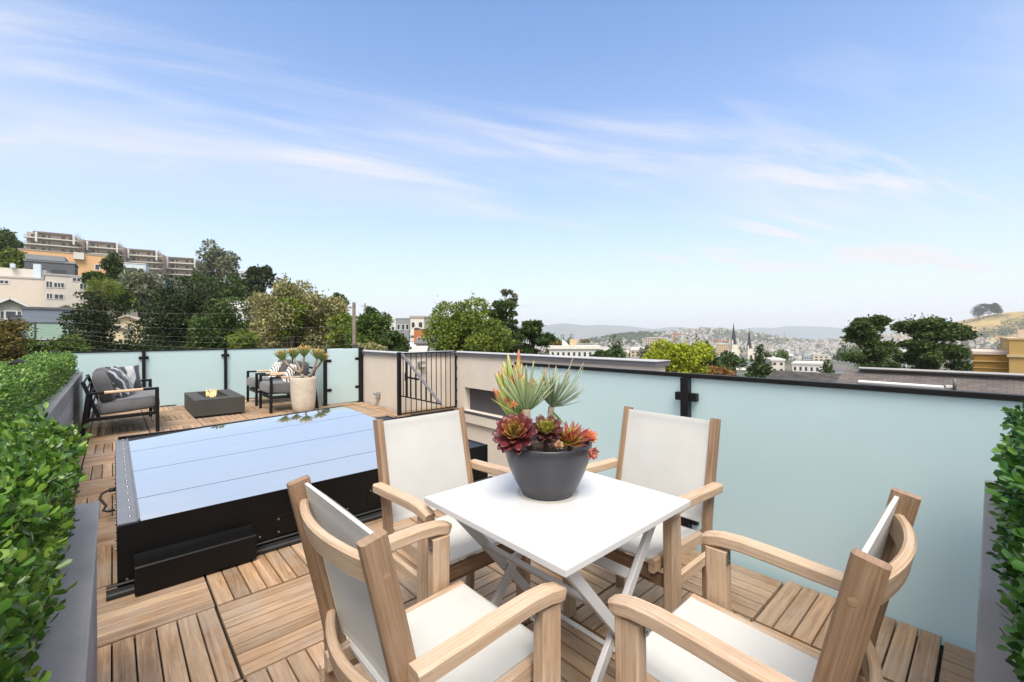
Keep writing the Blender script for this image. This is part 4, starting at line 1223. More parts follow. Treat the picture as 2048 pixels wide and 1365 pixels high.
def make_fire_pit():
    x0, x1, y0, y1, zb, zt = 0.945, 1.640, 8.49, 9.80, 0.035, 0.294
    t = thing('fire_pit', 'low rectangular charcoal fire pit table with a lit gas flame', 'fire pit', ((x0 + x1) / 2, (y0 + y1) / 2, 0))
    ix0, ix1, iy0, iy1 = 1.11, 1.45, 8.72, 9.66
    b = MB(); e = 0.004
    sq = lambda a0, a1, c0, c1, z: [(a0, c0, z), (a1, c0, z), (a1, c1, z), (a0, c1, z)]
    b.rings([sq(x0, x1, y0, y1, zb), sq(x0, x1, y0, y1, zt - e), sq(x0 + e, x1 - e, y0 + e, y1 - e, zt), sq(ix0, ix1, iy0, iy1, zt), sq(ix0, ix1, iy0, iy1, zt - 0.06)], 0, True, False, False)
    b.build('body', M['charcoal'], t, True)
    b = MB(); b.box((x0 + .04, y0 + .04, 0), (x1 - .04, y1 - .04, zb + .002)); b.build('plinth', M['rubber'], t, True)
    b = MB(); b.box((ix0 + .001, iy0 + .001, zt - .066), (ix1 - .001, iy1 - .001, zt - .058)); b.build('burner_tray', M['black'], t, True)
    b = MB()
    for k in range(150):
        p = V(rnd.uniform(ix0 + .02, ix1 - .02), rnd.uniform(iy0 + .02, iy1 - .02), zt - .05 + .012 * rnd.random()); r = rnd.uniform(.012, .024)
        b.lathe([(0, -r), (r * .7, -r * .6), (r, 0), (r * .6, r * .7), (0, r * .9)], 7, p, 0, False)
    b.build('lava_rock', M['lava'], t, True)
    for k in range(24):
        y = rnd.uniform(8.90, 9.48); x = 1.28 + rnd.uniform(-.08, .08); h = rnd.uniform(.06, .135)
        f = MB(); pts, rr = [], []
        for i in range(8):
            s = i / 7
            pts.append(V(x + .018 * sin(5 * s + k) * s, y + .018 * cos(4 * s + 2 * k) * s, zt - .045 + h * s)); rr.append(.011 * math.sqrt(max(0, 1 - s)) * (0.6 + .9 * s) * (1 - .4 * s) + .0005)
        f.tube(pts, rr, 8); f.build('flame', M['flame'], t, True)
make_fire_pit()

# ------------------------------------------------------------------ the land
def smooth(a, b, x):
    t = np.clip((np.asarray(x, float) - a) / (b - a), 0, 1); return t * t * (3 - 2 * t)
AZ = np.radians([-180, -120, -75, -60, -48, -35, -26, -14, -5, 0, 10, 60, 120, 180])
HZ = np.array([-9, 0, 24, 30, 28, 24, 13, 2, -9, -14, -18, -18, -12, -9.0])
HF = np.array([-40, 0, 20, 26, 24, 20, 8, -30, -60, -70, -72, -70, -60, -40.0])
def land(u, v, bernal=True):
    u, v = np.asarray(u, float), np.asarray(v, float)
    r = np.hypot(u, v); az = np.arctan2(u, v)
    h1 = np.interp(az, AZ, HZ); h2 = np.interp(az, AZ, HF)
    z = -11 + (h1 + 11) * smooth(18, 235, r) ** 1.7 + (h2 - h1) * smooth(260, 1300, r)
    z = z + 97 * np.exp(-((u - 1190) / 430) ** 2 - ((v - 2650) / 330) ** 2)
    z = z + 40 * np.exp(-((u - 660) / 250) ** 2 - ((v - 2650) / 300) ** 2)
    z = z + 26 * np.exp(-((u - 1500) / 260) ** 2 - ((v - 1900) / 350) ** 2)
    z = z + 62 * np.exp(-((u - 1800) / 520) ** 2 - ((v - 1480) / 460) ** 2)
    return z
def land1(p):
    return float(land(p.dot(VR), p.dot(VF)))

def ground_mat():
    m, nt, b = mat('city ground')
    tc = node(nt, 'TexCoord')
    n = node(nt, 'TexNoise', Scale=0.012, Detail=8.0, Roughness=0.7); lnk(nt, tc.outputs['Object'], n.inputs['Vector'])
    v = node(nt, 'TexVoronoi', Scale=0.06); lnk(nt, tc.outputs['Object'], v.inputs['Vector'])
    r = ramp_node(nt, n.outputs['Fac'], [(0.36, (0.035, 0.05, 0.022)), (0.48, (0.07, 0.08, 0.045)), (0.56, (0.15, 0.145, 0.135)), (0.72, (0.20, 0.19, 0.175))])
    mx = node(nt, 'Mix', data_type='RGBA', blend_type='MULTIPLY'); mx.inputs[0].default_value = 0.35
    lnk(nt, r.outputs[0], mx.inputs[6]); lnk(nt, v.outputs['Color'], mx.inputs[7]); lnk(nt, mx.outputs[2], b.inputs['Base Color'])
    b.inputs['Roughness'].default_value = 0.95
    return m
M['ground'] = ground_mat()
M['grass_hill'] = None

def make_land():
    az = np.radians(np.concatenate([np.arange(-180, -62, 6), np.arange(-62, 62, 0.8), np.arange(62, 180, 6)]))
    rr = np.concatenate([[0.5, 6, 12], np.geomspace(18, 5200, 110)])
    A, R_ = np.meshgrid(az, rr)
    u, v = R_ * np.sin(A), R_ * np.cos(A)
    z = land(u, v)
    z = np.where(R_ > 4300, np.minimum(z, -90 + 0 * z), z)
    X = VR.x * u + VF.x * v; Y = VR.y * u + VF.y * v
    verts = np.stack([X, Y, z], -1).reshape(-1, 3)
    n, k = A.shape
    i, j = np.meshgrid(np.arange(n - 1), np.arange(k), indexing='ij')
    j2 = (j + 1) % k
    q = np.stack([i * k + j, i * k + j2, (i + 1) * k + j2, (i + 1) * k + j], -1).reshape(-1, 4)
    tag(np_mesh('ground', verts, [q], M['ground'], None, True), kind='structure')
make_land()

def make_water():
    m, nt, b = mat('bay water'); b.inputs['Base Color'].default_value = (0.10, 0.15, 0.20, 1); b.inputs['Roughness'].default_value = 0.35
    w = MB(); a = 13000
    w.face([(-a, -a, -78), (a, -a, -78), (a, a, -78), (-a, a, -78)])
    tag(w.build('bay_water', m), kind='structure')
    # far shore hills, a real ridge with depth
    m2 = plain('far hills', (0.10, 0.12, 0.11), 0.95, 0, 0.3, 0.002)
    us = np.linspace(-4500, 11500, 160); vs = np.linspace(7600, 10600, 14)
    U, Vv = np.meshgrid(us, vs, indexing='ij')
    prof = 150 + 60 * np.sin(U / 1900 + 1.2) + 34 * np.sin(U / 760) + 16 * np.sin(U / 310 + 2) + 8 * np.sin(U / 130)
    prof = prof + 60 * np.exp(-((U - 3200) / 420) ** 2) * .6 + 60 * np.exp(-((U - 7000) / 1500) ** 2)
    Z = -84 + (prof + 40) * np.exp(-((Vv - 9300) / 750) ** 2) * (1 + .10 * np.sin(U / 210 + Vv / 330))
    X = VR.x * U + VF.x * Vv; Y = VR.y * U + VF.y * Vv
    n, k = U.shape
    i, j = np.meshgrid(np.arange(n - 1), np.arange(k - 1), indexing='ij')
    q = np.stack([i * k + j, (i + 1) * k + j, (i + 1) * k + j + 1, i * k + j + 1], -1).reshape(-1, 4)
    tag(np_mesh('far_hills', np.stack([X, Y, Z], -1).reshape(-1, 3), [q], m2, None, True), kind='structure')
make_water()

HILL_C, HILL_S, HILL_H = (1835.0, 1560.0), (250.0, 260.0), 84.0
def hill_z(u, v):
    return land(u, v) + HILL_H * np.exp(-(np.abs((u - HILL_C[0]) / HILL_S[0]) ** 2.3) - ((v - HILL_C[1]) / HILL_S[1]) ** 2) - 4.0
def make_grass_hill():
    m, nt, b = mat('dry golden grass')
    tc = node(nt, 'TexCoord')
    n = node(nt, 'TexNoise', Scale=0.012, Detail=9.0, Roughness=0.68); lnk(nt, tc.outputs['Object'], n.inputs['Vector'])
    r = ramp_node(nt, n.outputs['Fac'], [(0.34, (0.09, 0.085, 0.035)), (0.44, (0.26, 0.19, 0.075)), (0.6, (0.40, 0.285, 0.115)), (0.75, (0.46, 0.34, 0.15))])
    lnk(nt, r.outputs[0], b.inputs['Base Color']); b.inputs['Roughness'].default_value = 0.95
    us = np.linspace(1300, 2500, 60); vs = np.linspace(1050, 2150, 50)
    U, W_ = np.meshgrid(us, vs, indexing='ij'); Z = hill_z(U, W_)
    X = VR.x * U + VF.x * W_; Y = VR.y * U + VF.y * W_
    n_, k = U.shape
    i, j = np.meshgrid(np.arange(n_ - 1), np.arange(k - 1), indexing='ij')
    q = np.stack([i * k + j, (i + 1) * k + j, (i + 1) * k + j + 1, i * k + j + 1], -1).reshape(-1, 4)
    tag(np_mesh('grass_hill', np.stack([X, Y, Z], -1).reshape(-1, 3), [q], m, None, True), kind='structure')
make_grass_hill()

# ------------------------------------------------------------------ trees
LEAFS = {
    'dark': [(0.011, 0.020, 0.008), (0.023, 0.038, 0.014), (0.043, 0.065, 0.022), (0.082, 0.108, 0.032)],
    'green': [(0.025, 0.048, 0.011), (0.055, 0.098, 0.018), (0.098, 0.155, 0.028), (0.172, 0.230, 0.040)],
    'light': [(0.052, 0.081, 0.018), (0.115, 0.167, 0.030), (0.196, 0.247, 0.041), (0.287, 0.322, 0.063)],
    'lime': [(0.11, 0.15, 0.015), (0.24, 0.29, 0.02), (0.38, 0.42, 0.03), (0.50, 0.52, 0.06)],
    'olive': [(0.095, 0.107, 0.043), (0.201, 0.201, 0.085), (0.343, 0.319, 0.142), (0.495, 0.450, 0.213)],
    'grey': [(0.061, 0.077, 0.045), (0.121, 0.142, 0.085), (0.203, 0.223, 0.138), (0.304, 0.313, 0.203)],
    'pine': [(0.019, 0.037, 0.013), (0.041, 0.074, 0.020), (0.078, 0.126, 0.031), (0.139, 0.196, 0.048)],
    'rust': [(0.09, 0.055, 0.02), (0.20, 0.105, 0.03), (0.32, 0.17, 0.05), (0.38, 0.24, 0.08)],
    'ochre': [(0.05, 0.045, 0.015), (0.11, 0.10, 0.025), (0.19, 0.145, 0.04), (0.26, 0.16, 0.05)],
}
for k_, c_ in LEAFS.items():
    M['leaf_' + k_] = leaf('tree foliage ' + k_, c_, 0.22, 0.6, 0.25, 0.55)

def crown_pts(style, w, h, n, g):
    """clump centres and leaf positions of a crown w wide and h tall, its foot at z = 0; returns pos, normal, clump centres"""
    C, Rr, F = [], [], []
    a, b = w / 2, h / 2
    if style in ('round', 'airy', 'willow', 'bush'):
        K = {'round': 34, 'airy': 46, 'willow': 62, 'bush': 26}[style]
        r0 = {'round': .27, 'airy': .15, 'willow': .19, 'bush': .33}[style]
        while len(C) < K:
            q = g.normal(size=3); q /= np.linalg.norm(q); q *= g.random() ** .42 * .84
            if style == 'airy' and q[2] < -.55: continue
            sh = 1 + .18 * math.sin(3 * math.atan2(q[1], q[0]) + K) + g.normal() * .06
            if style in ('round', 'airy', 'willow') and q[2] < 0: sh *= 1 + .30 * q[2]
            C.append((q[0] * a * sh, q[1] * a * sh * .85, b + q[2] * b)); rr = r0 * min(a, b) * 1.25 * g.uniform(.65, 1.35)
            Rr.append(rr); F.append(.75 if style != 'willow' else 1.15)
    elif style == 'pine':
        for k in range(30):
            lv = g.random() ** .7
            ph = g.random() * 6.283; rad = (0.30 + .70 * math.sin(pi * (.16 + .80 * lv)) ** 1.0) * g.uniform(.35, 1.0)
            C.append((a * rad * cos(ph) * .92, a * rad * sin(ph) * .7, h * (.10 + .84 * lv))); Rr.append(.25 * a * g.uniform(.7, 1.25)); F.append(.46)
    elif style in ('conifer', 'cypress', 'norfolk'):
        T = {'conifer': 15, 'cypress': 9, 'norfolk': 11}[style]
        for i in range(T):
            f = (i + .5) / T; zz = h * (1 - f) ** (1.0 if style != 'cypress' else .8)
            rad = a * {'conifer': f ** .9, 'norfolk': f ** .8, 'cypress': (.35 + .65 * math.sin(pi * min(1, .2 + .62 * f)))}[style]
            m = max(2, int((3 + 6 * f)))
            for j in range(m):
                ph = 6.283 * (j + g.random()) / m; e = g.uniform(.45, 1.12)
                C.append((rad * e * cos(ph) * .86, rad * e * sin(ph) * .8, zz * .96 + (h * .02) * g.normal())); Rr.append(max(.06 * h / 2, rad * .40 * g.uniform(.7, 1.3) + .02 * h)); F.append({'conifer': .38, 'norfolk': .30, 'cypress': .42}[style])
    elif style == 'spindle':
        for k in range(9):
            C.append((a * g.uniform(-.7, .8), a * g.uniform(-.3, .3), h * (.45 + .5 * g.random()))); Rr.append(.22 * a); F.append(.6)
    C, Rr, F = np.array(C), np.array(Rr), np.array(F)
    p = Rr ** 2; p /= p.sum()
    idx = g.choice(len(C), n, p=p)
    d = g.normal(size=(n, 3)); d[:, 2] += .28; d /= np.linalg.norm(d, axis=1, keepdims=True)
    rad = Rr[idx] * (0.45 + .62 * g.random(n) ** .6)
    pos = C[idx] + d * rad[:, None] * np.stack([np.ones(n), np.ones(n), F[idx]], 1)
    # stray twigs break the outline
    k = g.random(n) < .06
    pos[k] += d[k] * (Rr[idx][k] * .55 * g.random(k.sum()))[:, None]
    if style == 'willow': d = d * .5 + np.array([0, 0, .9]) + g.normal(size=(n, 3)) * .25
    keep = pos[:, 2] > -.05 * h
    return pos[keep], d[keep], C, Rr

def crown_mesh(style, w, h, n, size, g):
    pos, d, C, Rr = crown_pts(style, w, h, n, g)
    n = len(pos)
    ax = d * .8 + g.normal(size=(n, 3)) * .75
    if style in ('conifer', 'norfolk', 'pine'): ax[:, 2] *= .55
    up = d + g.normal(size=(n, 3)) * .7
    ln = size * g.uniform(.6, 1.35, n); wd = ln * g.uniform(.45, .8, n)
    v, polys = leaf_mesh(pos, ax, up, ln, wd, .15, False)
    return v, polys, C, Rr

def tree(name, label, px, ytop, ybot, wpx, D, style, leafkey, n=5000, size=None, seed=0, cat='tree', trunk='bark', group=None, lean=0.0, limbs=9):
    """a tree whose crown fills the given extent of the photograph at D metres; the trunk goes down to the land"""
    g = np.random.default_rng(seed + 100)
    top = at(px, ytop, D); foot = at(px, ybot, D)
    w = wpx / FPX * D; h = top.z - foot.z
    gz = land1(V(foot.x, foot.y, 0)) - .3
    gz = min(gz, foot.z - 0.15 * h)
    base = V(foot.x, foot.y, gz)
    t = thing(name, label, cat, base, -YAW, group)
    cz = foot.z - gz
    size = size or max(2.7 * D / 438, .05); n = int(n * 1.5)
    v, polys, C, Rr = crown_mesh(style, w, h, n, size, g)
    v = v + np.array([0, 0, cz])
    np_mesh('crown', v, polys, M['leaf_' + leafkey], t, False)
    b = MB(); r0 = max(.02 * w + .012 * (h + cz), .06)
    tt = cz + h * (.92 if style in ('conifer', 'norfolk', 'pine', 'cypress') else .55)
    k = [V(0, 0, 0), V(lean * .2, 0, tt * .3), V(lean * .6 + r0 * .4, 0, tt * .65), V(lean, r0 * .2, tt)]
    b.tube(k, [r0 * 1.3, r0, r0 * .75, r0 * .22], 9)
    for i in g.choice(len(C), min(limbs, len(C)), replace=False):
        c = C[i]; f = min(.92, max(.12, (c[2] + cz) / tt * .62)) if style not in ('conifer', 'norfolk') else min(.95, (c[2] + cz) / tt)
        s = V(lean * f * .8, 0, tt * f); e = V(c[0], c[1], c[2] + cz)
        b.tube([s, s.lerp(e, .5) + V(0, 0, .06 * h * (1 if style != 'conifer' else -.3)), e], [r0 * .45 * (1 - .5 * f), r0 * .28, r0 * .08], 6)
    b.build('trunk', M[trunk], t)
    return t

def make_trees():
    T = tree
    # left, near the deck
    T('tree', 'olive brown leafy tree at the far left edge beyond the cable posts', 0, 626, 745, 110, 26, 'round', 'ochre', 6000, seed=1)
    T('tree', 'low green tree under the modern grey house', 72, 664, 745, 110, 30, 'bush', 'green', 4500, seed=2)
    T('tree', 'green bushy tree between the grey house and the dark conifer', 130, 660, 740, 70, 31, 'bush', 'green', 4000, seed=3)
    T('conifer', 'dark spreading conifer in front of the modern grey house', 186, 576, 740, 74, 36, 'cypress', 'dark', 5200, seed=4, limbs=14)
    T('conifer', 'wide dark conifer in front of the yellow gabled house', 268, 676, 745, 105, 40, 'cypress', 'dark', 3800, seed=5, limbs=12)
    T('conifer', 'tall dark conifer with a ragged top right of the yellow house', 334, 566, 742, 92, 45, 'cypress', 'dark', 6000, seed=6, limbs=14)
    T('conifer', 'dark conifer leaning over the wires in the middle of the dark row', 388, 548, 740, 118, 46, 'cypress', 'dark', 6800, seed=7, limbs=14)
    T('tree', 'dark green tree with yellowing leaves left of the big olive tree', 440, 585, 735, 120, 42, 'round', 'pine', 7000, seed=8)
    T('tree', 'yellow green tree low beside the big olive tree', 487, 640, 735, 60, 38, 'round', 'light', 3500, seed=9)
    T('tree', 'broad feathery olive green tree in the middle of the tree line', 588, 556, 738, 215, 44, 'willow', 'olive', 22000, seed=10, limbs=26, trunk='bark_pale')
    T('tree', 'fresh green tree in front of the upper part of the olive tree', 582, 580, 680, 60, 42.2, 'round', 'light', 2200, seed=43)
    T('tree', 'green tree left of the wooden utility pole', 690, 612, 735, 75, 40, 'round', 'light', 5000, seed=11)
    T('tree', 'round bright green tree right of the wooden utility pole', 742, 622, 735, 105, 38, 'round', 'green', 7500, seed=12)
    T('tree', 'small deep green tree at the right end of the row by the wall', 787, 648, 735, 55, 36, 'round', 'pine', 3500, seed=13)
    T('tree', 'large fresh green tree over the middle of the parapet wall', 922, 592, 735, 145, 34, 'round', 'light', 13000, seed=14, limbs=16, trunk='bark_pale')
    T('tree', 'bright green lower tree leaning against the large fresh green one', 985, 625, 735, 95, 33, 'round', 'light', 6500, seed=15)
    T('conifer', 'dark pine standing behind the large fresh green tree', 1005, 600, 735, 85, 46, 'pine', 'pine', 5000, seed=16)
    T('conifer', 'spindly bare topped pine above the green trees', 1020, 578, 640, 34, 48, 'spindle', 'grey', 420, seed=17, limbs=9)
    T('conifer', 'dense dark pine at the right end of the green trees', 1064, 642, 735, 92, 50, 'pine', 'pine', 6500, seed=18)
    T('tree', 'bright lime green tree behind the frosted railing', 1345, 684, 790, 140, 42, 'round', 'lime', 11000, seed=19, limbs=14)
    T('shrub', 'rust coloured bushy shrub beside the lime green tree', 1428, 733, 790, 62, 58, 'bush', 'rust', 2600, seed=20, cat='shrub')
    T('conifer', 'dark conifer between the lime tree and the church', 1413, 680, 748, 56, 105, 'conifer', 'pine', 3200, seed=21)
    T('tree', 'dark green bushy tree at the left foot of the church', 1448, 712, 752, 66, 115, 'bush', 'pine', 2600, seed=22)
    T('conifer', 'tall conifer standing right of the twin church spires', 1519, 692, 800, 66, 80, 'conifer', 'pine', 5200, seed=23)
    T('tree', 'small green tree behind the dark shingle roof', 1654, 722, 775, 30, 85, 'conifer', 'pine', 1300, seed=24)
    T('conifer', 'left of two big spreading dark pines above the shingle roof', 1738, 640, 772, 116, 58, 'pine', 'pine', 10000, seed=25, limbs=24, lean=1.0)
    T('conifer', 'right and wider of two big spreading dark pines above the shingle roof', 1858, 640, 775, 152, 60, 'pine', 'pine', 14000, seed=31, limbs=26)
    # on the left hill
    T('tree', 'round dark tree at the top left corner of the hill', 20, 452, 520, 58, 150, 'round', 'pine', 3500, seed=30)
    T('tree', 'rounded yellow green tree below the dark hilltop tree', 24, 493, 530, 46, 112, 'bush', 'light', 2200, seed=32)
    T('tree', 'dark upright tree at the right end of the peach building', 228, 501, 555, 34, 117, 'round', 'pine', 2400, seed=33)
    T('tree', 'small dark tree at the corner of the beige apartment block', 190, 535, 560, 28, 78, 'bush', 'pine', 1400, seed=34)
    T('tree', 'grey green spreading tree below the white hill house', 280, 527, 612, 96, 84, 'round', 'grey', 4500, seed=35)
    T('tree', 'green tree behind the dark conifers', 238, 560, 618, 62, 80, 'round', 'green', 2600, seed=36)
    T('tree', 'tall airy eucalyptus on the ridge right of the condominiums', 437, 471, 575, 104, 172, 'airy', 'grey', 3000, seed=37, limbs=24, trunk='bark_pale')
    T('tree', 'dark green tree below the eucalyptus', 405, 540, 620, 76, 100, 'round', 'pine', 3800, seed=38)
    T('tree', 'rounded dark tree below the white ridge house', 458, 543, 625, 58, 98, 'round', 'pine', 3400, seed=39)
    T('tree', 'light green tree beside the dark cypress on the ridge', 494, 548, 590, 40, 128, 'round', 'green', 1800, seed=40)
    T('conifer', 'wind swept dark cypress on the right of the ridge', 527, 528, 612, 88, 125, 'pine', 'dark', 4200, seed=41)
    T('tree', 'small dark tree on the skyline left of the utility pole', 679, 578, 640, 40, 85, 'airy', 'pine', 2000, seed=42)
    T('tree', 'dark tree on the skyline behind the utility pole', 740, 610, 660, 40, 90, 'round', 'pine', 1500, seed=44)
    T('conifer', 'dark conifer beside the white apartment terrace', 1233, 683, 735, 46, 150, 'conifer', 'pine', 2000, seed=45)
    T('tree', 'brown green tree behind the white apartment terrace', 1112, 680, 720, 48, 175, 'bush', 'ochre', 1500, seed=46)
    T('tree', 'dark green shrubby tree at the right end of the white terrace', 1205, 703, 730, 50, 140, 'bush', 'pine', 1500, seed=47)
    T('shrub', 'shrub of long pale blades behind the wall coping', 745, 686, 712, 70, 15, 'willow', 'olive', 900, 0.10, seed=48, cat='shrub')
    # a palm on the left hill
    p = at(207, 566, 74); gz = land1(p)
    t = thing('palm_tree', 'shaggy palm tree below the beige apartment block', 'palm', (p.x, p.y, gz))
    b = MB(); b.tube([(0, 0, 0), (0, 0, p.z - gz)], [.35, .28], 8); b.build('trunk', M['bark_pale'], t)
    g = np.random.default_rng(9); n = 1600
    d = unit(n); d[:, 2] = d[:, 2] * .8 + .1; rr = 2.2 * g.random(n) ** .6
    pos = d * rr[:, None]; pos[:, 2] -= .10 * rr ** 2
    v, pl = leaf_mesh(pos, d + g.normal(size=(n, 3)) * .3 - np.array([0, 0, .4]), g.normal(size=(n, 3)), g.uniform(.4, .8, n), g.uniform(.06, .16, n), .1, False)
    np_mesh('crown', v + np.array([0, 0, p.z - gz]), pl, M['leaf_light'], t)
    n = 700; pos = g.normal(size=(n, 3)) * np.array([.35, .35, .9]) + np.array([0, 0, -2.0])
    v, pl = leaf_mesh(pos, np.array([0, 0, -1.0]) + g.normal(size=(n, 3)) * .3, g.normal(size=(n, 3)), g.uniform(.5, .9, n), g.uniform(.08, .16, n), .1, False)
    np_mesh('skirt', v + np.array([0, 0, p.z - gz]), pl, M['leaf_rust'], t)
make_trees()

# ------------------------------------------------------------------ buildings
def paint(name, h, rough=0.85, var=0.05, scale=0.6, bump=0.0):
    return plain(name, hexc(h) if isinstance(h, str) else h, rough, 0, var, scale, bump, 2.0, 0.2)
BM = {
    'taupe': paint('taupe siding', (0.40, 0.35, 0.31)), 'taupe_dark': paint('dark taupe fascia', (0.20, 0.165, 0.145)), 'pale': paint('pale concrete', (0.62, 0.60, 0.56)),
    'peach': paint('peach render', (0.66, 0.41, 0.22)), 'slate': paint('slate grey panel', (0.115, 0.12, 0.135)), 'slate_lt': paint('mid grey panel', (0.26, 0.27, 0.29)),
    'beige': paint('beige siding', (0.62, 0.55, 0.48)), 'cream': paint('cream render', (0.60, 0.56, 0.505)), 'white': paint('white paint wall', (0.64, 0.64, 0.63)),
    'bluegrey': paint('blue grey boards', (0.20, 0.235, 0.29)), 'yellow': paint('pale yellow boards', (0.70, 0.60, 0.40)), 'teal': paint('teal boards', (0.13, 0.21, 0.25)),
    'ochre': paint('ochre render', (0.29, 0.168, 0.045), 0.9, 0.08, 0.5), 'ochre_lt': paint('light ochre render', (0.45, 0.30, 0.12), 0.9, 0.06, 0.5), 'orange': paint('orange boards', (0.45, 0.16, 0.07)),
    'sage': paint('grey green shingles', (0.33, 0.34, 0.30)), 'roof': paint('grey roof', (0.13, 0.13, 0.135)), 'roof_lt': paint('light gravel roof', (0.42, 0.41, 0.40)),
    'tan': paint('tan masonry', (0.52, 0.40, 0.25)), 'pinkish': paint('pale pink masonry', (0.54, 0.44, 0.375)), 'brick': paint('weathered brick', (0.36, 0.20, 0.13)),
    'stone': paint('pale church stone', (0.66, 0.61, 0.53)), 'spire': paint('dark spire slate', (0.05, 0.055, 0.065)), 'curtain': paint('pale green blind', (0.30, 0.43, 0.36)),
    'steelblue': paint('pale blue wall', (0.55, 0.62, 0.68)), 'wood': paint('brown stair timber', (0.22, 0.14, 0.095)),
}

class Bld:
    """a building set where the photograph shows it: px0..px1 wide at D metres, turned by rot so that its right end recedes"""
    def __init__(s, name, label, px0, px1, D, ytop, ybot, depth, wall, rot=0.0, cat='building', group=None, base_extra=None):
        L = at(px0, ytop, D); a1 = (px1 - 1024) / FPX
        Lu = L.dot(VR); r = RAD(rot) - math.atan(((px0 + px1) / 2 - 1024) / FPX)
        s.w = (a1 * D - Lu) / (cos(r) - a1 * sin(r)); s.d = depth
        zb = at(px0, ybot, D).z
        gz = min(zb, land1(V(L.x, L.y, 0)) ) - 1.0
        s.z0 = zb - gz; s.h = L.z - gz; s.wall = wall
        s.t = thing(name, label, cat, (L.x, L.y, gz), -YAW + r, group)
        s.k = L.z - zb
    def part(s, name, mb, m): return mb.build(name, m, s.t)
    def body(s, roof='flat', rm='roof', pitch=0.5, over=0.25, lip=0.25, ridge='x'):
        b = MB(); wall_slab(b, (0, 0, 0), (s.w, s.d, s.h)); 
        if roof == 'gablef':                                     # gable end faces the viewer
            rise = s.w / 2 * pitch
            for y in (0, s.d): b.face([(0, y, s.h), (s.w, y, s.h), (s.w / 2, y, s.h + rise)])
        s.part('wall', b, BM[s.wall])
        r = MB()
        if roof == 'flat':
            wall_slab(r, (-lip * .4, -lip * .4, s.h + .003), (s.w + lip * .4, s.d + lip * .4, s.h + lip))
        elif roof == 'gablef':
            rise = s.w / 2 * pitch
            for sg in (-1, 1):
                x0 = s.w / 2; x1 = s.w / 2 + sg * (s.w / 2 + over)
                z1 = s.h - over * pitch
                q = [(x0, -over, s.h + rise), (x1, -over, z1), (x1, s.d + over, z1), (x0, s.d + over, s.h + rise)]
                q2 = [(x, y, z + .18) for x, y, z in q]
                if sg < 0: q.reverse(); q2.reverse()
                r.face(q); r.face(q2)
                for i in range(4): r.face([q[i], q[(i + 1) % 4], q2[(i + 1) % 4], q2[i]])
        elif roof == 'gables':                                   # ridge runs across the view
            rise = s.d / 2 * pitch
            prof = [(-over, s.h - over * pitch), (s.d / 2, s.h + rise), (s.d + over, s.h - over * pitch), (s.d + over, s.h - over * pitch + .18), (s.d / 2, s.h + rise + .18), (-over, s.h - over * pitch + .18)]
            r.rings([[(x, y, z) for y, z in prof] for x in (-over, s.w + over)], 0, True, True, False)
            g = MB()
            for x in (0.001, s.w - .001): g.face([(x, 0, s.h), (x, s.d, s.h), (x, s.d / 2, s.h + rise)])
            s.part('gable', g, BM[s.wall])
        elif roof == 'hip':
            rise = min(s.w, s.d) / 2 * pitch; o = over
            b4 = [(-o, -o, s.h), (s.w + o, -o, s.h), (s.w + o, s.d + o, s.h), (-o, s.d + o, s.h)]
            m_ = min(s.w, s.d) / 2
            if s.w >= s.d: t2 = [(m_, s.d / 2, s.h + rise), (s.w - m_, s.d / 2, s.h + rise)]; fs = [(0, 1, 5, 4), (1, 2, 5), (2, 3, 4, 5), (3, 0, 4)]
            else: t2 = [(s.w / 2, m_, s.h + rise), (s.w / 2, s.d - m_, s.h + rise)]; fs = [(0, 1, 4), (1, 2, 5, 4), (2, 3, 5), (3, 0, 4, 5)]
            P = b4 + t2
            for f in fs: r.face([P[i] for i in f])
            r.face([(x, y, z - .02) for x, y, z in b4])
        s.part('roof', r, BM[rm])
        return s
    def win(s, fx, fz, fw, fh, face='f', frame='white', pane='pane', bars=0, ft=.06, name='window'):
        """fractions of the visible face: fx, fw across; fz, fh up from the visible foot"""
        z0 = s.z0 + fz * s.k; z1 = z0 + fh * s.k
        W_ = s.w if face == 'f' else s.d
        a, c = fx * W_, (fx + fw) * W_
        def P(x, z, o):
            if face == 'f': return (x, -o, z)
            if face == 'r': return (s.w + o, x, z)
            return (-o, W_ - x, z)
        b = MB(); o = .03
        b.face([P(a, z0, o), P(c, z0, o), P(c, z1, o), P(a, z1, o)], 0)
        ft = min(ft * max(1, s.t.location.length / 60), (z1 - z0) * .2, (c - a) * .2)
        if frame:
            def fr(x0, x1, q0, q1):
                p = [P(x0, q0, .012), P(x1, q0, .012), P(x1, q1, .012), P(x0, q1, .012)]; q = [P(x0, q0, .08), P(x1, q0, .08), P(x1, q1, .08), P(x0, q1, .08)]
                b.face(q, 1)
                for i in range(4): b.face([p[i], p[(i + 1) % 4], q[(i + 1) % 4], q[i]], 1)
            fr(a - ft, c + ft, z1, z1 + ft); fr(a - ft, c + ft, z0 - ft, z0); fr(a - ft, a, z0, z1); fr(c, c + ft, z0, z1)
            for k in range(bars): x = a + (c - a) * (k + 1) / (bars + 1); fr(x - ft * .5, x + ft * .5, z0, z1)
        return s.part(name, b, [M['pane'] if pane == 'pane' else BM[pane], BM[frame or 'white']])
    def band(s, name, fz, h, out, m, x0=0.0, x1=1.0):
        z = s.z0 + fz * s.k
        b = MB(); wall_slab(b, (x0 * s.w - (out if x0 == 0 else 0), -out, z), (x1 * s.w + (out if x1 == 1 else 0), -.002, z + h)); return s.part(name, b, BM[m])

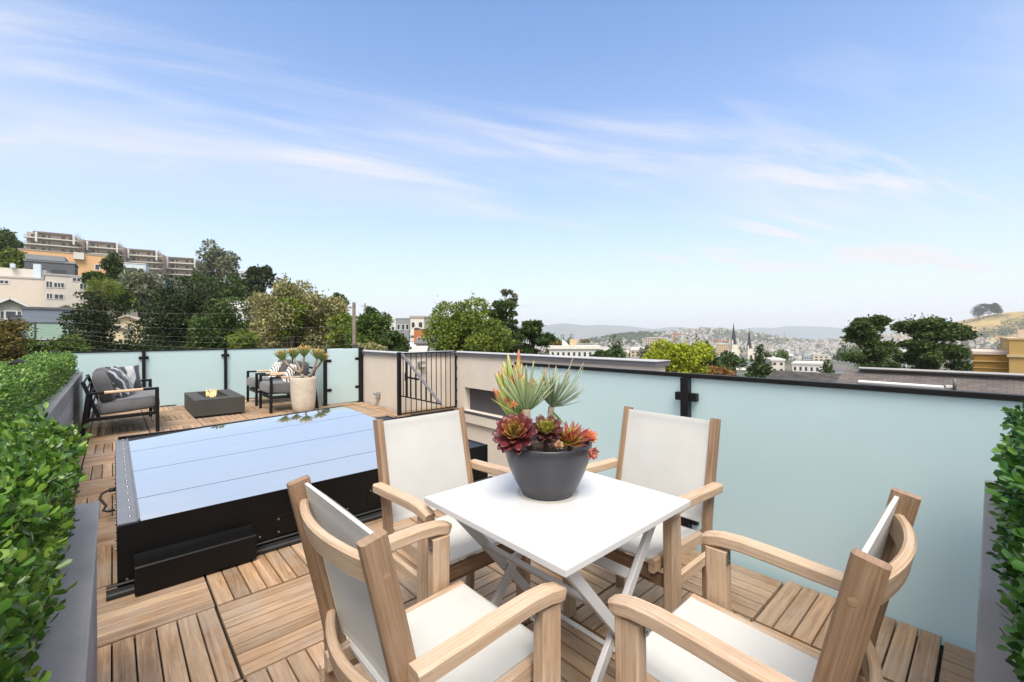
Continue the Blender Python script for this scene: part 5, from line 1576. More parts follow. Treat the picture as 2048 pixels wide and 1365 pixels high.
def make_left_hill():
    # terraced condominiums: four stepping blocks of one building
    spans = [(55, 167, 150, 454, 506), (161, 250, 162, 474, 524), (244, 328, 173, 491, 541), (322, 404, 185, 508, 566)]
    main = None
    for k, (a, c, D, yt, yb) in enumerate(spans):
        B = Bld('condominium', 'long taupe condominium stepping down the ridge in four terraces', a, c, D, yt, yb, 9, 'taupe', -10)
        if main is None: main = B
        else:                                                   # the other terraces belong to the first one
            root = B.t
        w, h, z0, kk = B.w, B.h, B.z0, B.k
        b = MB(); wall_slab(b, (0, 0, 0), (w * .86, 9, h)); wall_slab(b, (w * .862, .5, 0), (w, 9, h - kk * .10)); o1 = B.part('block', b, BM['taupe'])
        b = MB(); wall_slab(b, (w * .12, -.9, h - kk * .02), (w * .80, 9.2, h + .35)); o2 = B.part('roof', b, BM['taupe_dark'])
        parts = [o1, o2]
        nf = 4 if k < 3 else 5
        for f in range(nf):
            z = z0 + kk * f / nf
            b = MB(); wall_slab(b, (-.4, -2.0, z), (w * (1.02 if k < 3 else 1.0), -.01, z + .28)); parts.append(B.part('balcony', b, BM['pale']))
            b = MB()
            for q in range(2): wall_slab(b, (-.3, -1.98, z + .55 + .45 * q), (w * .98, -1.92, z + .62 + .45 * q))
            for q in range(15): wall_slab(b, (w * q / 14.5, -1.97, z + .28), (w * q / 14.5 + .06, -1.93, z + 1.1))
            parts.append(B.part('balcony_rail', b, BM['taupe_dark']))
            for x in (.07, .25, .37, .60, .74, .89):
                if f == nf - 1 and x > .85: continue
                o = B.win(x, (f + .28) / nf, .085 if x != .37 else .05, .46 / nf, frame='pale', ft=.03); parts.append(o)
        for x in (.17, .83):
            b = MB(); wall_slab(b, (w * x, -2.05, z0 + kk * .62), (w * x + .5, -.02, z0 + kk * .99)); parts.append(B.part('fin_wall', b, BM['white']))
        b = MB()                                                # timber stairs zigzagging beside the block
        for f in range(nf):
            z = z0 + kk * f / nf
            b.bar((w * .90, -2.6, z + kk / nf), (w * 1.06, -2.6, z - .2), .9, .22, (0, 1, 0)); b.bar((w * .90, -2.6, z + kk / nf + .9), (w * 1.06, -2.6, z + .7), .08, .08, (0, 1, 0))
        parts.append(B.part('stairs', b, BM['wood']))
        if B is not main:
            m = (main.t.matrix_basis.inverted() @ B.t.matrix_basis)
            for o in parts: o.parent = main.t; o.matrix_basis = m
            bpy.data.objects.remove(B.t)
    B = Bld('apartment_block', 'long peach coloured building below the condominiums', 38, 216, 122, 489, 556, 10, 'peach', -4); B.body('flat', 'taupe', lip=.3)
    b = MB(); wall_slab(b, (B.w * .60, -1.0, B.h - 1.6), (B.w * .72, -.02, B.h + .4)); B.part('stair_tower', b, BM['pale'])
    B.win(.85, .55, .05, .16); B.win(.30, .60, .05, .14); B.win(.12, .60, .05, .14)
    B = Bld('modern_house', 'slate grey flat roofed building between the peach and beige blocks', 50, 150, 104, 512, 560, 8, 'slate', -6); B.body('flat', 'slate_lt', lip=.4)
    b = MB(); wall_slab(b, (B.w * .02, -.3, B.h + .4), (B.w * .80, 8, B.h + 1.6)); B.part('upper_storey', b, BM['slate_lt'])
    B.win(.12, .62, .28, .09, frame='slate'); B.win(.52, .60, .30, .09, frame='slate')
    B = Bld('apartment_block', 'large beige sided apartment block at the left edge', -70, 92, 80, 541, 628, 14, 'beige', -12); B.body('flat', 'roof_lt', lip=.3)
    B.win(.42, .86, .10, .07, bars=1)
    b = MB(); wall_slab(b, (B.w * .1, 3, B.h + .3), (B.w * .95, 12, B.h + 2.2)); B.part('penthouse', b, BM['cream'])
    b = MB(); wall_slab(b, (B.w * .5, 2, B.h + 2.21), (B.w * .56, 3, B.h + 3)); B.part('roof_unit', b, BM['steelblue'])
    b = MB(); wall_slab(b, (B.w * .8, 2, B.h + .31), (B.w * .9, 2.99, B.h + 3.2)); B.part('roof_unit', b, BM['steelblue'])
    B = Bld('apartment_block', 'cream rendered apartment block with paired windows next to the beige one', 92, 175, 77, 541, 628, 12, 'cream', 2); B.body('flat', 'roof_lt', lip=.3)
    for (x, z, w_, h_, n_) in [(.02, .72, .13, .13, 1), (.20, .73, .23, .10, 2), (.82, .72, .16, .12, 1), (.03, .46, .12, .11, 1), (.21, .46, .20, .10, 1), (.82, .46, .14, .11, 1), (.64, .90, .30, .07, 2)]:
        B.win(x, z, w_, h_, bars=n_, ft=.05)
    b = MB(); wall_slab(b, (B.w + .01, .4, B.h * .55), (B.w + 2.6, 5, B.h * .55 + .3)); wall_slab(b, (B.w + .01, .4, B.h * .78), (B.w + 2.6, 5, B.h * .78 + .3)); B.part('balcony', b, BM['pale'])
    B = Bld('house', 'grey green gabled house with a white triple window at the left edge', -12, 54, 56, 600, 660, 12, 'sage', -6); B.body('gablef', 'roof', .62, .5)
    for x, w_ in ((.20, .10), (.36, .30), (.72, .10)): B.win(x, .55, w_, .24, ft=.09)
    b = MB(); r = B.w / 2 * .62
    for sg in (-1, 1): b.bar((B.w / 2, -.56, B.h + r + .05), (B.w / 2 + sg * (B.w / 2 + .5), -.56, B.h - .28), .10, .30, V(0, 1, 0))
    B.part('bargeboard', b, BM['white'])
    B = Bld('house', 'small cream gabled house peeping over the modern grey house', 108, 156, 66, 612, 640, 9, 'cream', 0); B.body('gablef', 'taupe_dark', .55, .4)
    B.win(.35, .45, .3, .3)
    B = Bld('modern_house', 'modern blue grey house with a wide green tinted window band', 44, 152, 46, 606, 692, 7, 'bluegrey', 0); B.body('flat', 'slate', lip=.12)
    B.win(.05, .28, .17, .36, frame='slate', pane='curtain', ft=.10); B.win(.25, .28, .52, .36, frame='slate', pane='curtain', ft=.10); B.win(.80, .28, .17, .36, frame='slate', pane='curtain', ft=.10)
    B.band('sill', .25, .10, .12, 'white'); B.band('cornice', .97, .16, .10, 'slate')
    B = Bld('modern_house', 'darker wing of the modern grey house with a black window', 16, 45, 47, 622, 692, 7, 'slate', 0); B.body('flat', 'slate', lip=.1); B.win(.15, .22, .78, .38, frame='slate')
    B = Bld('house', 'pale yellow gabled house showing between the dark conifers', 205, 300, 58, 640, 735, 12, 'yellow', -8); B.body('gablef', 'taupe', .42, .5)
    B.win(.42, .62, .10, .12); B.win(.20, .30, .12, .18); B.win(.62, .30, .12, .18)
    B = Bld('house', 'yellow front gable projecting from the pale yellow house', 196, 250, 53, 650, 735, 4.4, 'yellow', -8); B.body('gablef', 'taupe', .35, .4); B.win(.36, .45, .26, .2)
    B = Bld('house', 'white flat roofed house on the hill below the condominiums', 248, 292, 138, 519, 548, 7, 'steelblue', -8); B.body('flat', 'pale', lip=.3)
    B.win(.06, .25, .36, .45, frame='white'); B.win(.48, .30, .14, .4); B.win(.70, .30, .2, .4)
    B = Bld('house', 'teal gabled house with a white round headed window on the hill', 300, 332, 120, 550, 585, 9, 'teal', -14); B.body('gablef', 'roof_lt', .55, .4)
    B.win(.20, .62, .16, .26); B.win(.56, .60, .30, .28, bars=1); B.win(.20, .25, .18, .2); B.win(.60, .25, .2, .2)
    B = Bld('house', 'brown timber house on stilts under the last condominium terrace', 333, 362, 150, 562, 585, 7, 'wood', 0); B.body('hip', 'roof', .5, .5)
    B = Bld('house', 'white house with a steep gable left of the big olive tree', 462, 492, 105, 592, 640, 9, 'white', -4); B.body('gablef', 'white', .75, .3); B.win(.35, .7, .2, .14); B.win(.15, .35, .25, .2)
    B = Bld('house', 'long low white house below the steep white gable', 428, 488, 92, 612, 660, 8, 'white', -14); B.body('gables', 'roof_lt', .5, .3); B.win(.55, .45, .18, .22); B.win(.2, .45, .18, .22)
    B = Bld('house', 'white and blue stacked house on the ridge right of the eucalyptus', 461, 492, 188, 537, 570, 8, 'steelblue', -8); B.body('flat', 'white', lip=.4)
    for z in (.62, .32): B.win(.30, z, .30, .2); B.win(.68, z, .25, .2)
    B.band('balcony', .56, .5, 1.2, 'white', .3, 1.0)
    B = Bld('house', 'white house glimpsed low between the dark conifers and the olive tree', 352, 400, 62, 668, 735, 10, 'steelblue', 0); B.body('flat', 'white', lip=.2); B.win(.2, .5, .2, .3); B.win(.6, .5, .2, .3)
    # the cluster in the middle
    B = Bld('house', 'white house at the left of the hill cluster above the green trees', 770, 793, 128, 637, 690, 12, 'white', 0); B.body('flat', 'pale', lip=.3); B.win(.2, .6, .2, .12); B.win(.6, .6, .2, .12)
    B = Bld('house', 'blue grey house with bay windows in the hill cluster', 792, 822, 118, 635, 700, 12, 'slate_lt', -8); B.body('flat', 'steelblue', lip=.35)
    for z in (.66, .40, .14):
        for x in (.10, .40, .68): B.win(x, z, .16, .15)
    for x0 in (.06, .60): B.band('bay', .32, 2.6 * B.k / 8, .9, 'slate_lt', x0, x0 + .3)
    B = Bld('house', 'cream house with white stacked balconies in the hill cluster', 821, 848, 116, 634, 700, 12, 'cream', -10); B.body('flat', 'taupe', lip=.5)
    B.win(.10, .70, .22, .16); B.win(.62, .70, .26, .16)
    for z in (.46, .28): B.band('balcony', z, .9, 1.6, 'white', .05, 1.0); B.win(.3, z + .16, .4, .08)
    B = Bld('house', 'orange house below the white balconies', 828, 854, 106, 658, 700, 9, 'orange', -14); B.body('flat', 'roof', lip=.2); B.win(.28, .42, .2, .2); B.win(.60, .42, .22, .2)
    B = Bld('house', 'dark slate gabled house at the right of the hill cluster', 853, 874, 124, 655, 700, 10, 'slate', 0); B.body('gables', 'roof', .6, .3); B.win(.3, .5, .2, .2)
    B = Bld('house', 'sage shingled gabled house with white trim behind the wall', 834, 884, 66, 686, 724, 7, 'sage', -26); B.body('gables', 'roof', .30, .4)
    B.win(.14, .40, .10, .42); B.win(.28, .40, .10, .42); B.win(.42, .40, .10, .42); B.win(.74, .35, .2, .55)
    B = Bld('house', 'low house with a pale blue roof in front of the hill cluster', 800, 832, 84, 697, 726, 7, 'steelblue', 10); B.body('gables', 'steelblue', .3, .3)
    B = Bld('house', 'low house with a light grey roof just over the coping', 798, 845, 50, 712, 740, 7, 'pale', -6); B.body('gables', 'roof_lt', .28, .4)
make_left_hill()

def make_pole_and_wires():
    p = at(708.5, 602, 31); gz = land1(p)
    t = thing('utility_pole', 'weathered wooden utility pole rising above the green trees', 'pole', (p.x, p.y, gz))
    b = MB(); b.tube([(0, 0, 0), (0, 0, (p.z - gz) * .6), (0, 0, p.z - gz)], [.15, .13, .115], 12); b.build('shaft', M['pole'], t)
    b = MB(); b.box((-.05, -.09, p.z - gz - .35), (.05, -.12, p.z - gz - .2)); b.bar((-.3, -.14, p.z - gz - 3.0), (.3, -.14, p.z - gz - 3.0), .08, .1); b.build('hardware', M['cap'], t)
    p = at(730.5, 604, 78); gz = land1(p)
    t = thing('utility_pole', 'thin distant utility pole with a small crossarm behind the green tree', 'pole', (p.x, p.y, gz))
    b = MB(); b.tube([(0, 0, 0), (0, 0, p.z - gz)], [.16, .11], 8); b.build('shaft', M['pole'], t)
    b = MB(); b.bar(V(0, 0, p.z - gz - .5) - VR * .7, V(0, 0, p.z - gz - .5) + VR * .7, .1, .1); b.build('crossarm', M['pole'], t)
    rows = [((30, 600), (700, 612), 'highest of the wires crossing the left trees'), ((0, 622), (704, 648), 'second wire from the top crossing the left trees'),
            ((20, 640), (704, 665), 'third wire from the top crossing the left trees'), ((60, 650), (704, 676), 'fourth wire from the top crossing the left trees'),
            ((100, 664), (704, 686), 'fifth wire from the top crossing the left trees'), ((0, 672), (704, 694), 'lowest of the wires crossing the left trees')]
    for (a, c, lab) in rows:
        A, Cc = at(*a, 26.5), at(*c, 30.8)
        b = MB(); b.tube([A.lerp(Cc, i / 16) - V(0, 0, .5 * (1 - (2 * i / 16 - 1) ** 2)) for i in range(17)], .0014, 5)
        tag(b.build('overhead_wire', M['wire']), 'thin pale overhead wire, ' + lab, 'wire', 'overhead wires on the left')
make_pole_and_wires()

def shingles(name, c1, c2, c3):
    m, nt, b = mat(name)
    uv = node(nt, 'UVMap')
    br = node(nt, 'TexBrick'); lnk(nt, uv.outputs[0], br.inputs['Vector'])
    br.inputs['Scale'].default_value = 3.4; br.inputs['Brick Width'].default_value = 0.42; br.inputs['Row Height'].default_value = 0.16; br.inputs['Mortar Size'].default_value = 0.012
    br.inputs['Color1'].default_value = (*c1, 1); br.inputs['Color2'].default_value = (*c2, 1); br.inputs['Mortar'].default_value = (*c3, 1)
    n = node(nt, 'TexNoise', Scale=0.8, Detail=6.0); lnk(nt, uv.outputs[0], n.inputs['Vector'])
    mx = node(nt, 'Mix', data_type='RGBA', blend_type='MULTIPLY'); mx.inputs[0].default_value = .55
    r = ramp_node(nt, n.outputs['Fac'], [(.3, (.6, .6, .62)), (.7, (1.15, 1.05, 1.0))])
    lnk(nt, br.outputs[0], mx.inputs[6]); lnk(nt, r.outputs[0], mx.inputs[7]); lnk(nt, mx.outputs[2], b.inputs['Base Color'])
    b.inputs['Roughness'].default_value = .95
    bp = node(nt, 'Bump', Strength=.6, Distance=.02); lnk(nt, br.outputs['Fac'], bp.inputs['Height']); bp.invert = True; lnk(nt, bp.outputs[0], b.inputs['Normal'])
    return m
M['shingle'] = shingles('grey asphalt shingles', (.105, .098, .098), (.165, .142, .135), (.075, .07, .068))
M['shingle_dark'] = shingles('dark mottled shingles', (.05, .049, .05), (.11, .104, .10), (.03, .03, .03))

def make_right_side():
    # neighbours' roofs: ridge runs along the deck
    X = 9.2
    def RX(px, py, x=X):
        d = ray(px, py); return V(0, 0, EYE) + d * (x / d.x)
    a, c = RX(1690, 744.5), RX(2060, 767.5)
    y1, zr = a.y, a.z
    t = thing('house', 'neighbouring house with a long grey shingle roof beyond the frosted railing', 'building', (X, 0, -11))
    y0 = -9.0
    ze = zr - 2.1; xe = X - 4.0
    r = MB()
    L = math.hypot(4.0, 2.1)
    r.face([(xe, y0, ze), (xe, y1 + .6, ze), (X, y1, zr), (X, y0, zr)][::-1], 0, [(y0, 0), (y1 + .6, 0), (y1, L), (y0, L)][::-1])
    r.face([(X, y0, zr), (X, y1, zr), (X + 4, y1 + .6, ze), (X + 4, y0, ze)][::-1], 0, [(y0, L), (y1, L), (y1 + .6, 0), (y0, 0)][::-1])
    r.face([(xe, y1 + .6, ze), (X + 4, y1 + .6, ze), (X, y1, zr)], 0, [(0, 0), (8, 0), (4, L)])
    r.build('roof', M['shingle'], t, True)
    w = MB(); wall_slab(w, (xe + .3, y0 + .3, -11), (X + 3.7, y1 + .3, ze + .1)); w.build('wall', BM['cream'], t, True)
    f = MB(); f.bar((X - .06, y0, zr + .015), (X - .06, y1 - .2, zr + .015), .16, .03, (1, 0, -.3), .004); f.build('ridge_flashing', M['cap_top'], t, True)
    s = MB()
    p, q = V(X - 1.55, 0, 0), None
    def onroof(px, py):
        d = ray(px, py); n = V(-2.1, 0, 4.0).normalized(); return V(0, 0, EYE) + d * ((V(X, 0, zr) - V(0, 0, EYE)).dot(n) / d.dot(n))
    p, q = onroof(1716, 776), onroof(1886, 790)
    s.bar(p + V(0, 0, .04), q + V(0, 0, .04), .05, .05, (1, 0, .5), .01); s.build('roof_window', BM['white'], t, True)
    s = MB(); s.tube([q + V(.1, -.05, -.05), q + V(.1, -.05, .07)], .035, 10); s.build('vent_pipe', BM['white'], t, True)
    s = MB(); k = onroof(1908, 789); s.tube([k, k + V(0, 0, .16)], .02, 8); s.build('vent_pipe', M['cap'], t, True)
    # darker hipped roof further along
    a, c = RX(1548, 746, 13.0), RX(1662, 753, 13.0)
    t = thing('house', 'house with a dark mottled shingle roof left of the long grey one', 'building', (13, (a.y + c.y) / 2, -13))
    zr = (a.z + c.z) / 2; ze = zr - 2.4
    r = MB(); L = math.hypot(4.2, 2.4)
    A_, B_ = a.y, c.y - 3.0
    r.face([(8.8, B_ - 3, ze), (8.8, A_ + 1.4, ze), (13, A_, zr), (13, B_, zr)][::-1], 0, [(B_ - 3, 0), (A_ + 1.4, 0), (A_, L), (B_, L)][::-1])
    r.face([(13, B_, zr), (13, A_, zr), (17.2, A_ + 1.4, ze), (17.2, B_ - 3, ze)][::-1], 0, [(B_, L), (A_, L), (A_ + 3, 0), (B_ - 3, 0)][::-1])
    r.face([(8.8, A_ + 1.4, ze), (17.2, A_ + 1.4, ze), (13, A_, zr)], 0, [(0, 0), (8, 0), (4, L)])
    r.build('roof', M['shingle_dark'], t, True)
    w = MB(); wall_slab(w, (9.1, B_ - 2.7, -13), (16.9, A_ + 1.0, ze + .05)); w.build('wall', BM['sage'], t, True)
    # ochre building
    B = Bld('apartment_block', 'ochre stucco building with a raised right wing at the right edge', 1948, 2016, 34, 718, 790, 7, 'ochre', 2); B.body('flat', 'pinkish', lip=.22)
    B.band('string_course', .80, .10, .10, 'ochre_lt'); B.band('string_course', .62, .06, .06, 'ochre_lt')
    B.win(.38, .13, .36, .20, frame='sage', ft=.07)
    b = MB(); n = 12; z = B.z0 + B.k * .36; cx = B.w * .56; rr = B.w * .25
    b.rings([[(cx + (rr + o) * cos(pi - pi * i / n), -yy, z + (rr + o) * .32 * sin(pi * i / n)) for o, yy in ((0, .01), (0, .09), (.10, .09), (.10, .01))] for i in range(n + 1)], 0, True, True, False)
    B.part('window_arch', b, BM['ochre_lt'])
    w0 = B.w
    b = MB(); wall_slab(b, (w0 + .01, -.8, 0), (w0 + 8, 9, B.h + 1.15)); B.part('wing', b, BM['ochre_lt'])
    b = MB(); wall_slab(b, (w0 - .10, -.92, B.h - .12), (w0 + 8.1, -.805, B.h + .06)); wall_slab(b, (w0 - .06, -.86, B.h + 1.151), (w0 + 8.1, 9.1, B.h + 1.27)); B.part('cornice', b, BM['tan'])
    b = MB(); wall_slab(b, (w0 + .5, .5, B.h + 1.28), (w0 + 1.1, 1.1, B.h + 1.9)); B.part('chimney', b, BM['pinkish'])
    # white terrace in the middle distance
    B = Bld('apartment_block', 'long white flat roofed apartment terrace with a row of windows', 1098, 1200, 165, 697, 724, 14, 'white', 3); B.body('flat', 'pale', lip=.7)
    for k in range(9): B.win(.05 + .105 * k, .32, .045, .36, frame='pale', ft=.02)
    B.band('cornice', .90, .5, .5, 'pale')
    b = MB(); b.face([(B.w * .26, 1, B.h), (B.w * .44, 1, B.h), (B.w * .30, 1, B.h + 3.0), (B.w * .26, 1, B.h + 3.2)]); wall_slab(b, (B.w * .26, 1.01, B.h), (B.w * .30, 6, B.h + 3.0)); B.part('parapet_gable', b, BM['white'])
    b = MB(); wall_slab(b, (B.w * .42, 4, B.h), (B.w * .56, 9, B.h + 3.2)); B.part('penthouse', b, BM['tan'])
    b = MB()
    for k in range(14): wall_slab(b, (B.w * (.60 + .028 * k), 1.0, B.h + .7), (B.w * (.60 + .028 * k) + .1, 1.1, B.h + 1.7))
    wall_slab(b, (B.w * .60, 1.11, B.h + 1.6), (B.w, 1.2, B.h + 1.7)); B.part('roof_rail', b, BM['pale'])
    # mid-city blocks
    def block(label, px0, px1, D, yt, yb, wall, nx, nz, rot=0, d=18):
        B = Bld('office_block', label, px0, px1, D, yt, yb, d, wall, rot); B.body('flat', 'pale', lip=.8)
        for i in range(nx):
            for j in range(nz): B.win((i + .3) / nx, (j + .3) / nz, .42 / nx, .42 / nz, frame=None)
        return B
    block('pale pink hospital like block with a grid of windows above the lime tree', 1290, 1318, 640, 679, 702, 'pinkish', 6, 5, -18)
    block('white low block right of the pale pink one', 1308, 1350, 600, 690, 712, 'white', 5, 2)
    block('tan masonry block left of the church spires', 1432, 1463, 700, 693, 712, 'tan', 8, 4)
    block('brick coloured block among the far houses', 1158, 1176, 900, 679, 690, 'brick', 4, 3)
    block('grey tower left of the pair on the distant shore', 1121, 1129, 2300, 670, 684, 'slate_lt', 3, 4, 0, 16)
    block('grey tower right of the pair on the distant shore', 1139, 1147, 2300, 669, 684, 'slate_lt', 3, 4, 0, 16)
    block('white flat building in front of the valley left of the conifer', 1452, 1492, 230, 746, 766, 'cream', 5, 1, 6, 12)
    block('cream cubic building right of the tall conifer', 1542, 1569, 210, 727, 752, 'cream', 2, 2, 10, 14)
    block('long white building with a dark window band right of the cream cube', 1584, 1640, 200, 734, 752, 'white', 5, 1, -6, 14)
    block('pale pink stucco building under the left big pine', 1755, 1780, 260, 706, 730, 'pinkish', 3, 3, 10, 16)
    block('white apartment block between the two big pines', 1772, 1800, 250, 700, 736, 'white', 3, 4, -10, 18)
    block('white block at the foot of the right big pine', 1928, 1948, 190, 740, 770, 'white', 3, 2, 0, 12)
    # cranes
    for px, D, y0, y1, lab in ((1348, 900, 670, 696, 'orange construction crane above the lime tree'), (1434, 760, 684, 706, 'orange construction crane above the tan block')):
        p = at(px, y0, D); q = at(px, y1, D)
        t = thing('construction_crane', lab, 'crane', (q.x, q.y, q.z - 20))
        b = MB(); b.box((-1, -1, 0), (1, 1, p.z - q.z + 20)); b.build('mast', BM['orange'], t)
        b = MB(); b.bar(V(0, 0, p.z - q.z + 18) - VR * 8, V(0, 0, p.z - q.z + 17) + VR * 24, 1.2, 1.4); b.build('jib', BM['orange'], t)

def make_church():
    D = 500
    c = at(1481, 745, D)
    z0 = c.z - 8
    t = thing('church', 'pale stone church with twin pinnacled towers and dark pointed spires', 'church', (c.x, c.y, z0), -YAW)
    k = D / FPX
    def tower(px, ysp, ypin, ybody, wpx):
        x = (px - 1481) * k; zt = (745 - ybody) * k + 8; zp = (745 - ypin) * k + 8; zs = (745 - ysp) * k + 8; w = wpx * k / 2
        b = MB(); wall_slab(b, (x - w, -w, 0), (x + w, w, zt)); wall_slab(b, (x - w * .82, -w * .82, zt + .01), (x + w * .82, w * .82, zp))
        for sx in (-1, 1):
            for sy in (-1, 1):
                for wr, za, zb in ((.92, zt, zt + (zp - zt) * .55), (.74, zp, zp + (zp - zt) * .62)):
                    q = w * wr; s_ = w * .17
                    b.rings([[(x + sx * q + a * s_ * f, sy * q + e * s_ * f, z) for a, e in ((-1, -1), (1, -1), (1, 1), (-1, 1))] for f, z in ((1, za), (1, zb - (zb - za) * .55), (.02, zb))], 0, True, True, False)
        b.build('tower', BM['stone'], t)
        for z in (zt * .45, zt * .78):
            o = MB(); o.face([(x - w * .4, -w - .05, z), (x + w * .4, -w - .05, z), (x + w * .4, -w - .05, z + 4), (x, -w - .05, z + 6), (x - w * .4, -w - .05, z + 4)]); o.build('belfry_opening', M['pane'], t)
        s = MB(); n = 8
        s.rings([[(x + r * cos(2 * pi * i / n), r * sin(2 * pi * i / n), z) for i in range(n)] for r, z in ((w * .72, zp), (w * .12, zs - 4), (.12, zs))], 0, True, True, False)
        s.build('spire', BM['spire'], t)
    tower(1467, 650, 694, 712, 15); tower(1498, 661, 702, 714, 13)
    x0, x1 = (1452 - 1481) * k, (1492 - 1481) * k
    zr, ze = (745 - 713) * k + 8, (745 - 730) * k + 8
    b = MB(); wall_slab(b, (x0, 4, 0), (x1, 20, ze)); b.build('nave', BM['stone'], t)
    r = MB(); prof = [(3.4, ze), (12, zr), (20.6, ze)]
    r.rings([[(x, y, z) for y, z in prof] for x in (x0 - .5, x1 + .5)], 0, True, True, False); r.build('roof', BM['roof'], t)
make_right_side()
make_church()

# ------------------------------------------------------------------ the city in the valley
def city_paint():
    m, nt, b = mat('city house paint')
    oi = node(nt, 'ObjectInfo')
    r = ramp_node(nt, oi.outputs['Random'], [(0.0, (.58, .56, .52)), (.16, (.50, .45, .38)), (.30, (.60, .59, .57)), (.42, (.38, .41, .44)), (.52, (.55, .47, .31)), (.60, (.56, .55, .53)), (.70, (.48, .36, .29)), (.78, (.30, .32, .34)), (.86, (.58, .52, .43)), (.95, (.40, .19, .13))])
    r.color_ramp.interpolation = 'CONSTANT'
    lnk(nt, r.outputs[0], b.inputs['Base Color']); b.inputs['Roughness'].default_value = .9
    return m
def island_palette(name, stops):
    m, nt, b = mat(name)
    g = node(nt, 'NewGeometry')
    r = ramp_node(nt, g.outputs['Random Per Island'], stops); r.color_ramp.interpolation = 'CONSTANT'
    lnk(nt, r.outputs[0], b.inputs['Base Color']); b.inputs['Roughness'].default_value = .9
    return m
def make_city():
    cp = city_paint()
    g = np.random.default_rng(77)
    protos = []
    for k in range(8):
        w, d, h = g.uniform(8, 13), g.uniform(11, 16), g.uniform(6.5, 11)
        b = MB(); wall_slab(b, (-w / 2, -d / 2, -14), (w / 2, d / 2, h))
        if k % 8 < 5:
            wall_slab(b, (-w / 2 - .2, -d / 2 - .2, h), (w / 2 + .2, d / 2 + .2, h + .4), 1)
            wall_slab(b, (-w * .2, 0, h + .4), (w * .1, d * .25, h + 1.8), 0)
        else:
            rise = w * .3
            prof = [(-w / 2 - .4, h - .2), (0, h + rise), (w / 2 + .4, h - .2)]
            b.rings([[(x, y, z) for x, z in prof] for y in (-d / 2 - .3, d / 2 + .3)], 1 if k % 2 else 2, True, True, False)
        for fl in range(int(h // 3)):
            for x in (-.3, 0, .3):
                z = 1.2 + 3 * fl; q = w * .09
                b.face([(w * x - q, -d / 2 - .06, z), (w * x + q, -d / 2 - .06, z), (w * x + q, -d / 2 - .06, z + 1.5), (w * x - q, -d / 2 - .06, z + 1.5)], 3)
                b.face([(-w / 2 - .06, d * x + q, z), (-w / 2 - .06, d * x - q, z), (-w / 2 - .06, d * x - q, z + 1.5), (-w / 2 - .06, d * x + q, z + 1.5)], 3)
        protos.append(b)
    meshes = []
    def fence_y(px): return 704 + (px - 1030) * (810 - 728) / 1018 if px > 1030 else 700
    placed, n = [], 0
    tries = 0
    while n < 265 and tries < 30000:
        tries += 1
        px = g.uniform(1085, 2100); v = 430 * (1500 / 430) ** (g.random() ** .85); u = (px - 1024) / FPX * v
        z = float(land(u, v))
        py = Y0 + (EYE - z) / v * FPX
        if py > fence_y(px) + 45 or py < 650: continue
        if 1425 < px < 1515 and v < 560: continue
        if any((u - a) ** 2 + (v - c) ** 2 < 14.5 ** 2 for a, c in placed): continue
        if px > 1560 and v > 1150 and z > 20: continue
        placed.append((u, v))
        k = n % 8
        if n < 8:
            o = protos[k].build('house', [cp, BM['roof_lt'], BM['roof'], M['pane']]); meshes.append(o.data)
        else:
            o = bpy.data.objects.new('house', meshes[k]); COL.objects.link(o)
        o.location = uvp(u, v, z); s = g.uniform(.85, 1.25); o.scale = (s, s, g.uniform(.85, 1.3))
        o.rotation_euler = (0, 0, -YAW + RAD(g.choice([-28, 62, -25, 64]) + g.normal() * 4))
        tag(o, 'small pale city house among the crowded rooftops of the valley', 'house', 'houses of the valley beyond the railing')
        n += 1
    # street trees between them
    tm = []
    for k in range(5):
        gg = np.random.default_rng(200 + k)
        tm.append(crown_mesh(['round', 'conifer', 'round', 'bush', 'airy'][k], 9, [9, 17, 11, 7, 13][k], 420, 1.5, gg)[:2])
    tmesh = [None] * 5
    n = 0; tries = 0
    while n < 120 and tries < 20000:
        tries += 1
        px = g.uniform(1085, 2090); v = 230 * (1500 / 230) ** g.random(); u = (px - 1024) / FPX * v; z = float(land(u, v)); py = Y0 + (EYE - z) / v * FPX
        if py > fence_y(px) + 40 or py < 650 or (1425 < px < 1515 and v < 560): continue
        k = n % 5
        if tmesh[k] is None:
            o = np_mesh('street_tree', tm[k][0], tm[k][1], M['leaf_' + ['pine', 'pine', 'grey', 'green', 'grey'][k]]); tmesh[k] = o.data
        else:
            o = bpy.data.objects.new('street_tree', tmesh[k]); COL.objects.link(o)
        o.location = uvp(u, v, z + 1.0); s = g.uniform(.8, 1.4); o.scale = (s, s, s); o.rotation_euler = (0, 0, g.random() * 6)
        tag(o, 'dark green street tree among the rooftops of the valley', 'tree', 'trees among the valley houses')
        n += 1
    # far city, too many to count
    N = 9000; pts = []
    U, W_, H_, S_ = [], [], [], []
    px = g.uniform(1020, 2150, N * 3); v = 900 + 2400 * g.random(N * 3) ** .8; u = (px - 1024) / FPX * v; z = land(u, v)
    hill = np.hypot((u - HILL_C[0]) / 330, (v - HILL_C[1]) / 330) < 1.0
    dens = g.random(N * 3) < np.clip(.35 + .6 * np.sin(u / 170) * np.sin(v / 210) + .25, .12, 1)
    ok = ~hill & dens & (v < 3300)
    forest = (np.abs(u - 640) < 170) & (np.abs(v - 2600) < 260) & (z > -30)
    ok &= ~forest
    idx = np.where(ok)[0][:N]
    w = g.uniform(6, 12, len(idx)); d = g.uniform(7, 15, len(idx)); h = g.uniform(5, 12, len(idx)); a = -YAW + np.radians(g.choice([-27, 63], len(idx)))
    X = VR.x * u[idx] + VF.x * v[idx]; Y = VR.y * u[idx] + VF.y * v[idx]; Z = z[idx]
